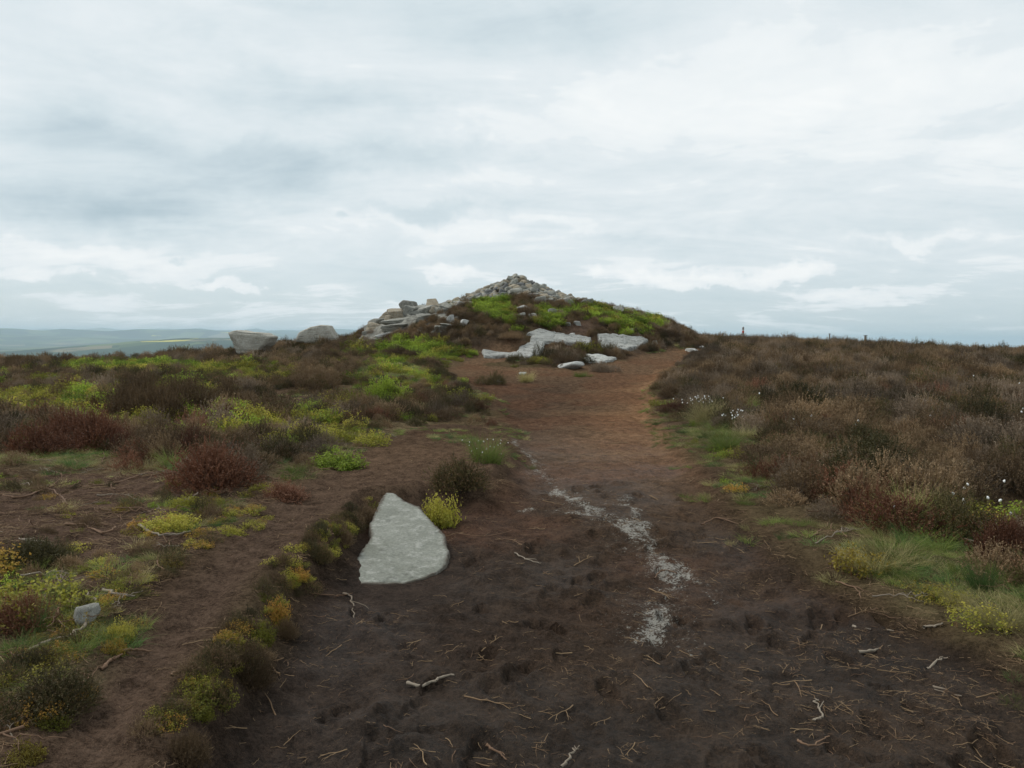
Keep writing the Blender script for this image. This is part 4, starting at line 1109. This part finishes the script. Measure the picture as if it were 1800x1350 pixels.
GK = 'plants along the edge of the low bank'
GH = 'big heather bushes among the bilberry'
GR = 'heather bushes on the verge of the moor'
GT = 'grass tussocks beside the path'
GBI = 'bright bilberry bushes in the heather'
PL = [
 # kerb line between the strip path and the worn path, upwards from the bottom
 ('h','h_brown',0, 315,1345,120,95,'dark heather clump at the lowest end of the bank between the two paths',GK),
 ('b','b_yellow',0, 345,1262,60,50,'small yellow green sprig clump next up from the lowest heather on the bank',GK),
 ('h','h_olive',1, 375,1240,70,75,'olive heather tuft under the broad brown heather of the bank',GK),
 ('h','h_brown',2, 430,1205,115,110,'broad dark brown heather bush hanging over the bank edge',GK),
 ('b','b_yellow',1, 450,1130,75,75,'bright yellow green bilberry tuft above the broad bank heather',GK),
 ('b','b_orange',2, 482,1092,70,80,'orange and yellow bilberry clump halfway along the bank edge',GK),
 ('h','h_brown',1, 500,1120,60,60,'small brown heather behind the orange bilberry clump',GK),
 ('b','b_orange',0, 520,1022,55,45,'rusty orange bilberry tuft below the slab on the bank edge',GK),
 ('h','h_olive',2, 560,990,75,50,'low dark heather creeping along the bank towards the slab',GK),
 ('h','h_brown',0, 600,955,80,45,'low brown heather beside the middle of the slab',GK),
 ('h','h_brown',1, 640,915,75,55,'dark heather overhanging the upper corner of the slab',GK),
 ('b','b_yellow',1, 772,928,75,78,'golden bilberry bush touching the slab',GK),
 ('h','h_olive',0, 802,887,115,80,'dark olive heather bush just behind the golden bilberry',GK),
 # far side of the strip path
 ('b','b_orange',1, 195,1150,60,50,'yellow orange bilberry strip at the outer edge of the strip path',GK),
 ('b','b_yellow',2, 205,1125,60,60,'yellow green bilberry under the pale rock in the twigs',GK),
 ('b','b_orange',0, 130,1235,70,50,'orange tinged bilberry low down beside the strip path',GK),
 ('b','b_yellow',0, 85,1285,80,45,'yellow bilberry further down beside the strip path',GK),
 ('b','b_orange',2, 30,1345,90,60,'reddish orange bilberry in the lower corner of the picture',GK),
 ('h','h_olive',0, 60,1265,210,120,'wide low olive heather behind the orange bilberry edge',GK),
 ('h','h_olive',1, 25,1000,130,75,'dark olive heather bush on the bare ground with twigs',GH),
 ('h','h_red',0, 20,1110,110,100,'reddish heather above the wide low olive one',GH),
 ('h','h_brown',2, 75,940,40,28,'tiny dark heather on bare peat among scattered roots',GH),
 # big bushes
 ('h','h_red',1, 60,795,270,100,'broad red brown heather mound by the straw covered ground',GH),
 ('h','h_brown',0, 225,808,120,60,'brown heather between the broad red mound and the tall dark bush',GH),
 ('h','h_red',2, 355,872,190,135,'tall dark red brown heather bush beside the bare peat',GH),
 ('h','h_brown',1, 255,735,260,105,'wide dark heather mound with green bilberry at its foot',GH),
 ('h','h_brown',2, 400,715,110,75,'rounded dark heather at the end of the small side trail',GH),
 ('h','h_grey',0, 262,748,60,38,'small round grey heather in front of the wide dark mound',GH),
 ('h','h_grey',1, 505,775,120,60,'greyish heather clump beside the side trail',GH),
 ('h','h_red',0, 500,880,90,70,'rusty heather bush next to bilberry at the strip path',GH),
 ('h','h_brown',0, 560,680,130,55,'dark heather mass above the side trail bend',GH),
 ('h','h_brown',1, 555,710,60,35,'small dark heather on the side trail bend',GH),
 ('h','h_brown',2, 690,632,120,30,'dark heather strip above the bright green bilberry band',GH),
 ('h','h_olive',0, 765,665,70,30,'olive heather hummock on peat beside the green turf',GH),
 ('h','h_olive',1, 862,678,60,48,'round clump standing alone in the bare peat below the shelf',GH),
 ('h','h_brown',0, 985,632,50,35,'brown heather growing on the long rock shelf',GH),
 ('h','h_brown',2, 1005,640,45,36,'dark heather just behind the smooth rock hump',GH),
 ('h','h_brown',1, 1045,612,22,28,'narrow heather tuft in the gap between the two shelves',GH),
 ('h','h_brown',0, 1080,627,80,18,'low heather under the front edge of the second shelf',GH),
 ('h','h_grey',1, 1065,655,60,35,'greyish heather beside the smooth rock hump and the path',GH),
 ('h','h_brown',1, 1240,612,50,30,'dark heather bush on the skyline at the end of the path',GH),
 ('h','h_brown',1, 900,608,60,22,'dark heather bush between the worn trail and the rock shelf',GH),
 ('h','h_brown',2, 490,612,70,30,'dark heather bush against the overhanging outcrop',GH),
 # right verge
 ('h','h_brown',0, 1200,700,100,45,'brown heather spilling over the path edge near the white cotton flowers',GR),
 ('h','h_red',1, 1195,725,90,35,'red brown heather just below the cotton grass patch',GR),
 ('h','h_brown',1, 1420,855,190,100,'large dark heather bush over the curved bare roots',GR),
 ('h','h_red',2, 1500,885,120,95,'rust coloured heather with bare bent stems at its foot',GR),
 ('h','h_grey',0, 1600,880,190,85,'large pale grey heather bush behind the tall grass tussock',GR),
 ('h','h_olive',2, 1710,955,200,110,'dark olive heather bush beside the tall grass tussock',GR),
 ('h','h_red',0, 1790,1000,120,120,'rusty heather bush with bare stems at the frame edge',GR),
 # bilberry
 ('b','b_green',0, 385,735,80,45,'bright green bilberry at the foot of the rounded dark heather',GBI),
 ('b','b_green',1, 320,735,70,40,'green bilberry clump under the wide dark heather mound',GBI),
 ('b','b_green',2, 225,725,60,38,'light green bilberry behind the small grey heather',GBI),
 ('b','b_yellow',1, 175,748,80,35,'yellow green bilberry in front of the wide dark mound',GBI),
 ('b','b_green',2, 50,785,50,30,'small green bilberry in front of the broad red mound',GBI),
 ('b','b_yellow',0, 300,775,80,30,'yellow bilberry strip beside the brown side trail',GBI),
 ('b','b_green',1, 675,705,85,50,'bright green bilberry bush above the path bend',GBI),
 ('b','b_green',0, 560,730,60,30,'bright bilberry clump between greyish heather and the side trail',GBI),
 ('b','b_green',2, 500,785,40,30,'little bright green bilberry in greyish heather',GBI),
 ('b','b_yellow',2, 430,750,80,45,'yellow green bilberry where the side trail begins',GBI),
 ('b','b_green',1, 590,825,90,40,'fresh green bilberry by the brown strip path',GBI),
 ('b','b_yellow',1, 650,785,60,35,'yellow green bilberry at the top of the strip path',GBI),
 ('b','b_yellow',0, 290,935,80,38,'orange yellow bilberry beside the bare white root',GBI),
 ('b','b_yellow',1, 320,895,45,38,'yellow bilberry above the bare white root',GBI),
 # grass
 ('g','g_green',0, 842,817,105,72,'rounded green grass tussock with tiny white flowers beside the path',GT),
 ('g','g_straw',0, 930,672,45,22,'pale green grass tuft on the peat below the rock shelf',GT),
 ('g','g_green',0, 1025,663,40,14,'small yellow green turf beside the smooth rock hump',GT),
 ('g','g_straw',2, 1245,745,100,36,'pale bleached grass tussock on the verge under the cotton flowers',GT),
 ('g','g_green',2, 1280,790,80,36,'green grass tussock next to the bleached one on the verge',GT),
 ('g','g_straw',1, 1205,785,45,20,'low yellow grass tuft at the path edge below the tussocks',GT),
 ('g','g_green',1, 1295,860,70,28,'low green grass patch at the path edge under the large heather',GT),
 ('g','g_green',1, 1310,885,50,20,'small yellow green tuft just below the low grass patch',GT),
 ('g','g_green',1, 1375,925,80,28,'flat yellow green tuft on bare peat with thin roots',GT),
 ('g','g_straw',1, 1480,1022,80,30,'yellow grass tuft standing on the dark peat apart from the verge',GT),
 ('g','g_green',1, 1545,970,110,30,'yellow green grass hummock between thin roots on the verge',GT),
 ('g','g_green',2, 1610,935,190,55,'tall grass tussock with pale stems under the grey heather',GT),
 ('g','g_dark',0, 1730,1035,70,50,'vivid dark green grass patch under the rusty heather',GT),
 ('g','g_straw',2, 1770,1115,110,60,'thick pale grass tussock at the frame edge by the peat',GT),
 ('g','g_straw',0, 1690,1065,70,35,'thin spiky grass tuft beside the vivid green patch',GT),
 ('g','g_green',0, 1600,1020,60,30,'small green tuft among crossing twigs on the verge',GT),
 ('g','g_dark',0, 55,1110,60,60,'green grass growing beside the pile of dead twigs',GT),
]
for p in PL: plant(*p)

# cotton grass: thin stalks with white heads
def cotton_mesh(seed):
    g = np.random.default_rng(seed)
    V1, F1 = [], []; n = 0
    x, y = g.normal(0, .02, 2); hgt = g.uniform(.24, .34)
    V, Fq = tube([(x * .3, y * .3, -.02), (x * .6, y * .6, hgt * .5), (x, y, hgt)], .0022, 4)
    P, Fc = rock_shape(seed, 2, 9, 4, .3)
    return new_mesh('stalk', V, [Fq], M['g_green']), new_mesh('flower_head', P * np.array([.032, .032, .036]) + [x, y, hgt + .01], [Fc], M['cotton'], smooth=True)
CM = [cotton_mesh(s) for s in (601, 602, 603, 604)]
def cotton(px, py, label, group, s=1.0):
    q = hit_full(px, py)
    st_, hd = CM[int(rng.integers(0, 4))]
    r = bpy.data.objects.new('cotton_grass', None); COL.objects.link(r); r.location = (q[0], q[1] , hz(q[0], q[1])); r['label'] = label; r['category'] = 'cotton grass'; r['group'] = group
    d = math.hypot(q[0], q[1]); k = s * (.75 + .012 * d)
    r.scale = (k, k, s * (.85 + .012 * d)); r.rotation_euler = (0, 0, rng.uniform(0, 6.28))
    link('stalk', st_, r); link('flower_head', hd, r)
GCA = 'cotton grass heads in the patch at the path edge'
for (cx, cy, sx, sy, n) in ((1232, 722, 34, 9, 26), (1290, 752, 18, 10, 16)):
    for i in range(n): cotton(cx + rng.normal(0, sx * .6), cy + rng.normal(0, sy * .6), 'white cotton grass head in the flowering patch at the path edge', GCA, .8)
for i in range(20): cotton(855 + rng.normal(0, 18), 800 + rng.normal(0, 10), 'tiny white flower head on the rounded green tussock', 'white flower heads on the rounded tussock', .5)
for (cx, cy) in ((1690, 900), (1700, 902), (1738, 920), (1762, 922), (1765, 895), (1775, 950), (1575, 935), (1695, 925), (1672, 920), (1700, 928)):
    cotton(cx, cy, 'white cotton grass head beside the grey heather and the olive bush', 'cotton grass heads beside the grey heather', .85)
for (cx, cy) in ((1425, 765), (1395, 772), (1510, 770), (1635, 765), (1795, 745), (1795, 760), (1710, 678), (1335, 715), (1420, 715), (1770, 680), (1790, 700), (1500, 775)):
    cotton(cx, cy, 'lone white cotton grass head dotted in the brown heather', 'single cotton grass heads in the heather', 1.0)

# sticks and roots
def one_stick(pts_px, r, mat, label, seed=0, lift=.012):
    g = np.random.default_rng(seed + 1); W = []
    for (px, py) in pts_px:
        q = hit_full(px, py); W.append(np.array([q[0], q[1], q[2] + lift]))
    W = np.array(W); t = np.linspace(0, len(W) - 1, 6 * (len(W) - 1) + 1)
    def cr_(t):
        i = int(min(max(math.floor(t), 0), len(W) - 2)); u = t - i
        p0, p1, p2, p3 = W[max(i - 1, 0)], W[i], W[i + 1], W[min(i + 2, len(W) - 1)]
        return .5 * (2 * p1 + (p2 - p0) * u + (2 * p0 - 5 * p1 + 4 * p2 - p3) * u * u + (3 * p1 - p0 - 3 * p2 + p3) * u ** 3)
    P = np.array([cr_(v) for v in t]); L = np.linalg.norm(P[-1] - P[0])
    P += g.normal(0, .004 + .008 * L, P.shape) * np.array([1, 1, .25]); c = P.mean(0)
    n = len(P)
    V, Fq = tube(P - c, r * (1 - .55 * np.linspace(0, 1, n)) * (1 + .2 * np.sin(np.arange(n) * 1.9 + seed)), 6)
    V2, F2 = tube((P - c)[n // 2:n // 2 + 4] + np.array([0, 0, .002]) + np.linspace(0, 1, 4)[:, None] * np.array([g.normal(0, .25), g.normal(0, .25), .05]) * L * .6, np.linspace(r * .5, r * .25, 4), 5)
    link('stick', new_mesh('stick', np.vstack([V, V2]), [np.vstack([Fq, F2 + len(V)])], M[mat], smooth=True), loc=c, label=label, cat='stick', group='dead sticks and roots on the ground')
ST = [
 ([(716,1205),(745,1210),(770,1195),(797,1190)],.010,'wood_pale','pale forked stick lying alone on the dark peat below the slab'),
 ([(245,925),(270,940),(300,943),(335,938)],.011,'wood_pale','white bare root beside the yellow bilberry on bare ground'),
 ([(180,1038),(205,1048),(240,1052)],.010,'wood_pale','pale bent stick above the rock in the twigs'),
 ([(172,873),(220,872),(243,882)],.011,'wood_pale','thick bleached stick below the straw covered ground'),
 ([(0,872),(35,876),(90,862),(122,890)],.012,'wood_brown','long brown root along the top of the bare peat'),
 ([(110,925),(150,926),(180,940),(205,928)],.011,'wood_brown','curving brown root across the bare peat'),
 ([(0,938),(40,950),(80,955)],.011,'wood_pale','grey twisting root beside the olive heather'),
 ([(150,858),(200,852),(245,838),(265,832)],.014,'wood_brown','thick grey branch lying under the tall red brown heather'),
 ([(205,1148),(240,1147),(268,1148)],.008,'wood_brown','straight stick poking over the strip path'),
 ([(180,1180),(195,1165),(215,1155)],.009,'wood_brown','short root bending down beside the bilberry edge'),
 ([(120,1125),(150,1100),(165,1058),(150,1045)],.010,'wood_pale','crooked branch standing up beside the rock in the twigs'),
 ([(45,1150),(90,1130),(135,1120)],.010,'wood_pale','grey branch in the pile of dead twigs'),
 ([(300,1190),(330,1180),(350,1190)],.007,'wood_brown','thin root crossing the strip path'),
 ([(608,1045),(620,1060),(622,1090)],.006,'wood_pale','thin pale stick pointing down the peat below the slab'),
 ([(552,1047),(590,1050),(617,1046)],.005,'wood_brown','thin brown root lying level below the slab'),
 ([(905,975),(925,985),(950,993)],.006,'wood_pale','thin straight pale twig on the dark peat beside the slab'),
 ([(870,950),(900,952),(930,966)],.005,'wood_brown','thin brown twig above the straight pale twig'),
 ([(800,940),(850,945),(900,935)],.005,'wood_brown','long thin root curving beside the slab'),
 ([(1510,1150),(1540,1145),(1580,1135)],.009,'wood_pale','pale stick in the heap of broken stalks on the peat'),
 ([(1500,1105),(1530,1110),(1570,1112)],.009,'wood_pale','curved pale root at the top of the heap of broken stalks'),
 ([(1630,1180),(1650,1165),(1668,1158)],.008,'wood_pale','pale crooked stick beyond the heap of broken stalks'),
 ([(1625,1105),(1645,1104),(1655,1098)],.008,'wood_pale','short wavy pale root under the spiky tuft'),
 ([(1432,1270),(1447,1262),(1435,1240),(1436,1232)],.006,'wood_pale','small hooked pale twig on the black peat'),
 ([(1400,1305),(1425,1315),(1455,1298)],.006,'wood_brown','thin wavy twig low on the black peat'),
 ([(1640,1210),(1690,1228),(1640,1216)],.006,'wood_pale','straight split stalk beyond the crooked stick'),
 ([(990,1350),(1005,1330),(1015,1318)],.006,'wood_pale','short straw coloured stick at the bottom of the picture'),
 ([(855,1315),(875,1325),(888,1340)],.007,'wood_brown','orange brown stick near the bottom of the picture'),
 ([(1485,985),(1530,1000),(1565,1003)],.007,'wood_brown','long dark root above the yellow tuft on the peat'),
 ([(1470,1025),(1500,1035),(1515,1055)],.007,'wood_brown','forked dark root below the yellow tuft on the peat'),
 ([(1600,975),(1625,985),(1645,990)],.007,'wood_pale','pale bent twig between small green tufts'),
 ([(1430,945),(1450,930),(1460,915)],.006,'wood_brown','thin arched root beside the flat tuft on bare peat'),
 ([(1370,870),(1400,872),(1412,855),(1408,825)],.009,'wood_pale','tall curved bare stem under the large dark heather'),
 ([(1385,862),(1390,840),(1384,812)],.008,'wood_pale','upright bare stem next to the tall curved one'),
 ([(1150,1020),(1165,1005),(1190,1010)],.006,'wood_brown','small arched twig beside the white sand'),
 ([(1235,925),(1260,912),(1300,925)],.007,'wood_brown','low tangled root on the brown path edge'),
]
for i, s in enumerate(ST): one_stick(*s, seed=i)

# ------------------------------------------------------------------ posts on the skyline
def post(px, ytop, ybase, Y, wpx, label, marked):
    d = ray(px, ybase); b = d * (Y / d[1]); t = ray(px, ytop); tz = (t * (Y / t[1]))[2] + EYE
    w = wpx * Y / F; zb_ = float(h_base(np.array([b[0]]), np.array([Y]))[0]) - .2; H = tz - zb_
    root = bpy.data.objects.new('marker_post' if marked else 'fence_post', None); COL.objects.link(root); root.location = (b[0], Y, zb_)
    root['label'] = label; root['category'] = 'post'
    if not marked: root['group'] = 'short posts on the moor skyline'
    n = 12; an = np.arange(n) * 2 * math.pi / n
    prof = [(0, w / 2), (H - w * .6, w / 2), (H - w * .2, w * .42), (H, w * .15)]
    V = np.vstack([[[math.cos(a) * r, math.sin(a) * r, z] for a in an] for z, r in prof] + [[[0, 0, H + .002]]])
    Fq = np.array([[k * n + i, k * n + (i + 1) % n, (k + 1) * n + (i + 1) % n, (k + 1) * n + i] for k in range(3) for i in range(n)])
    Ft = np.array([[3 * n + i, 3 * n + (i + 1) % n, 4 * n] for i in range(n)])
    link('shaft', new_mesh('shaft', V, [Fq, Ft], M['post']), root)
    def band(z0, z1, mat, nm):
        r = w / 2 + .006
        V = np.array([[math.cos(a) * r, math.sin(a) * r, z] for z in (z0, z1) for a in an])
        link(nm, new_mesh(nm, V, [np.array([[i, (i + 1) % n, n + (i + 1) % n, n + i] for i in range(n)])], M[mat]), root)
    if marked:
        band(H - .36, H - .24, 'red', 'red_band'); band(H - .24, H - .19, 'white', 'white_band')
    else:
        V = np.array([[sx * w * .62, sy * w * .62, z] for z in (H - .02, H + .03) for sy in (-1, 1) for sx in (-1, 1)])
        link('cap', new_mesh('cap', V, [np.array([[0, 1, 3, 2], [4, 6, 7, 5], [0, 4, 5, 1], [2, 3, 7, 6], [0, 2, 6, 4], [1, 5, 7, 3]])], M['rock_dark']), root)
post(1306, 574.5, 592, 50, 3.4, 'waymark post with a red band on the moor skyline', True)
post(1458, 587, 597, 57, 2.2, 'thin short post on the skyline nearest the waymark post', False)
post(1521, 590, 599, 57, 4.0, 'stout short post with a dark cap on the skyline', False)

# ------------------------------------------------------------------ world: Nishita sky under broken high cloud
SUN_EL, SUN_AZ = 48, -62          # azimuth from +Y, towards -X
world = bpy.data.worlds.new('World'); scene.world = world; world.use_nodes = True
t = NT(world.node_tree); bg = t.N['Background']
sky = t.n('ShaderNodeTexSky', sky_type='NISHITA'); sky.sun_disc = False
sky.sun_elevation = R(SUN_EL); sky.sun_rotation = R(SUN_AZ); sky.altitude = 400; sky.air_density = 1.0; sky.dust_density = 2.0; sky.ozone_density = 1.0
gen = t.n('ShaderNodeTexCoord').outputs['Generated']
dirn = t.vm('NORMALIZE', gen)
sx = t.n('ShaderNodeSeparateXYZ'); t.L.new(dirn, sx.inputs[0])
az = t.m('ARCTAN2', sx.outputs[0], sx.outputs[1]); el = t.m('ARCSINE', sx.outputs[2])
# cloud layer as seen from below: project on a flat layer
dz = t.m('ADD', t.m('MAXIMUM', sx.outputs[2], 0.0), .15)
pv = t.n('ShaderNodeCombineXYZ'); t.L.new(t.m('DIVIDE', sx.outputs[0], dz), pv.inputs[0]); t.L.new(t.m('DIVIDE', sx.outputs[1], dz), pv.inputs[1])
mp = t.n('ShaderNodeMapping'); t.L.new(pv.outputs[0], mp.inputs[0]); mp.inputs['Scale'].default_value = (.75, 1.0, 1); mp.inputs['Location'].default_value = (3.1, 1.7, .4); mp.inputs['Rotation'].default_value = (0, 0, .25)
nA = t.noise(mp.outputs[0], 1.3, 9, .60, .9); nB = t.noise(mp.outputs[0], 4.6, 9, .66, .8)
mpc = t.n('ShaderNodeMapping'); t.L.new(dirn, mpc.inputs[0]); mpc.inputs['Scale'].default_value = (1, 1, 3.0); mpc.inputs['Location'].default_value = (5.3, 2.2, 1.1)
nC = t.noise(mpc.outputs[0], 4.2, 9, .58, .6)
wn = t.n('ShaderNodeTexNoise'); t.L.new(dirn, wn.inputs['Vector']); wn.inputs['Scale'].default_value = 11; wn.inputs['Detail'].default_value = 9; wn.inputs['Roughness'].default_value = .6
ws = t.n('ShaderNodeSeparateColor'); t.L.new(wn.outputs['Color'], ws.inputs[0])
azw = t.m('ADD', az, t.m('MULTIPLY', t.m('SUBTRACT', ws.outputs[0], .5), .19)); elw = t.m('ADD', el, t.m('MULTIPLY', t.m('SUBTRACT', ws.outputs[1], .5), .085))
def blob(px, py, wx, wy, amp, p=1.0):
    d = ray(px, py); a = math.atan2(d[0], d[1]); e = math.asin(d[2])
    u = t.m('DIVIDE', t.m('SUBTRACT', azw, a), wx / F); v = t.m('DIVIDE', t.m('SUBTRACT', elw, e), wy / F)
    s = t.m('ADD', t.m('MULTIPLY', u, u), t.m('MULTIPLY', v, v))
    g = t.m('EXPONENT', t.m('MULTIPLY', t.m('POWER', s, p), -1.0))
    return t.m('MULTIPLY', g, amp)
B = [(560,165,200,40,-.22),(470,285,230,60,-.30),(190,360,170,42,-.26),(790,270,110,30,-.12),(765,372,105,15,-.15,2),(632,388,24,7,-.2,2),(1010,50,260,60,-.16),
     (1150,415,240,24,-.13),(110,235,130,45,-.15),(1080,230,230,60,.16),(1600,140,270,60,.20),(450,240,150,25,.12),(170,450,190,18,.20),(385,505,62,13,.26,1.5),
     (1215,478,85,14,.28,1.5),(1365,480,62,18,.30,1.5),(1600,420,110,12,.2),(68,490,50,13,.22,1.5),(790,472,50,11,.18,1.5),(1065,485,28,9,.2,1.5),(900,405,330,14,.16),
     (1480,527,80,8,.14),(480,90,500,40,.05),(1500,330,300,40,.07),(760,215,250,40,.12),(1350,60,200,60,.04),(320,520,260,14,-.06),(300,20,300,30,-.05),(820,320,300,22,.1),(315,455,28,6,-.14,2)]
tot = None
for b_ in B:
    q = blob(*b_); tot = q if tot is None else t.m('ADD', tot, q)
tot = t.m('MULTIPLY', tot, 1.35)
val = t.m('ADD', t.m('ADD', .63, t.m('MULTIPLY', t.m('SUBTRACT', nA, .5), .85)), t.m('ADD', tot, t.m('ADD', t.m('MULTIPLY', t.m('SUBTRACT', nB, .5), .30), t.m('MULTIPLY', t.m('SUBTRACT', nC, .5), .42))))
# cloud brightness, in the sky's own units (world strength 0.1)
cc = t.ramp(val, [(0, tuple(c * 1 for c in srgb(172, 192, 202))), (.22, srgb(193, 209, 217)), (.45, srgb(216, 228, 233)), (.68, srgb(234, 241, 244)), (1, srgb(250, 253, 253))])
hb = t.maprange(el, R(7.5), R(0.2))         # the clear pale band low over the horizon
cov = t.m('MULTIPLY', t.m('SUBTRACT', 1.0, t.m('MULTIPLY', hb, .55)), .9)
cov = t.m('MAXIMUM', cov, t.maprange(val, .55, .75, 0, 1), clamp=True)
skyc = t.mix(1.0, sky.outputs[0], (1.0, 1.0, 1.0, 1), 'MULTIPLY')
# thin high veil between us and the blue
veil = t.mix(.72, skyc, C4(tuple(c * 10 for c in srgb(200, 221, 229))))
res = t.mix(cov, veil, t.mix(1.0, cc, (10, 10, 10, 1), 'MULTIPLY'))
t.L.new(res, bg.inputs['Color']); bg.inputs['Strength'].default_value = .1

sun = bpy.data.lights.new('sun', 'SUN'); sun.energy = 2.0; sun.angle = R(12); sun.color = (1, .96, .9)
so = bpy.data.objects.new('sun', sun); COL.objects.link(so)
sd_ = np.array([math.sin(R(SUN_AZ)) * math.cos(R(SUN_EL)), math.cos(R(SUN_AZ)) * math.cos(R(SUN_EL)), math.sin(R(SUN_EL))])
from mathutils import Vector, Matrix
so.rotation_euler = Vector(tuple(sd_)).to_track_quat('Z', 'Y').to_euler(); so.location = (0, 0, 50)

# ------------------------------------------------------------------ haze
def haze():
    m = bpy.data.materials.new('haze'); m.use_nodes = True; nt = m.node_tree
    for n in list(nt.nodes):
        if n.type != 'OUTPUT_MATERIAL': nt.nodes.remove(n)
    v = nt.nodes.new('ShaderNodeVolumePrincipled'); v.inputs['Density'].default_value = HAZE_D; v.inputs['Color'].default_value = (.69, .86, 1.0, 1); v.inputs['Anisotropy'].default_value = .1
    nt.links.new(v.outputs[0], nt.nodes['Material Output'].inputs['Volume'])
    S = 43000; z0, z1 = -560, 160
    V = np.array([[sx * S, sy * S, z] for z in (z0, z1) for sy in (-1, 1) for sx in (-1, 1)], float)
    link('haze', new_mesh('haze', V, [np.array([[0, 2, 3, 1], [4, 5, 7, 6], [0, 1, 5, 4], [2, 6, 7, 3], [0, 4, 6, 2], [1, 3, 7, 5]])], m), kind='stuff', label='pale blue haze over the valley', cat='haze')
HAZE_D = 6.8e-5
haze()

# ------------------------------------------------------------------ camera and render settings
cam = bpy.data.cameras.new('camera'); cam.sensor_width = 36; cam.lens = 36 * F / 1800; cam.clip_end = 120000; cam.clip_start = .05
co = bpy.data.objects.new('camera', cam); COL.objects.link(co)
mt = Matrix(((cr[0], cu[0], -fw[0], 0), (cr[1], cu[1], -fw[1], 0), (cr[2], cu[2], -fw[2], EYE), (0, 0, 0, 1)))
co.matrix_world = mt
scene.camera = co
scene.view_settings.view_transform = 'Standard'; scene.view_settings.look = 'None'; scene.view_settings.exposure = 0; scene.view_settings.gamma = 1
scene.cycles.max_bounces = 6; scene.cycles.diffuse_bounces = 3; scene.cycles.transparent_max_bounces = 4; scene.cycles.volume_bounces = 2
scene.cycles.use_denoising = True
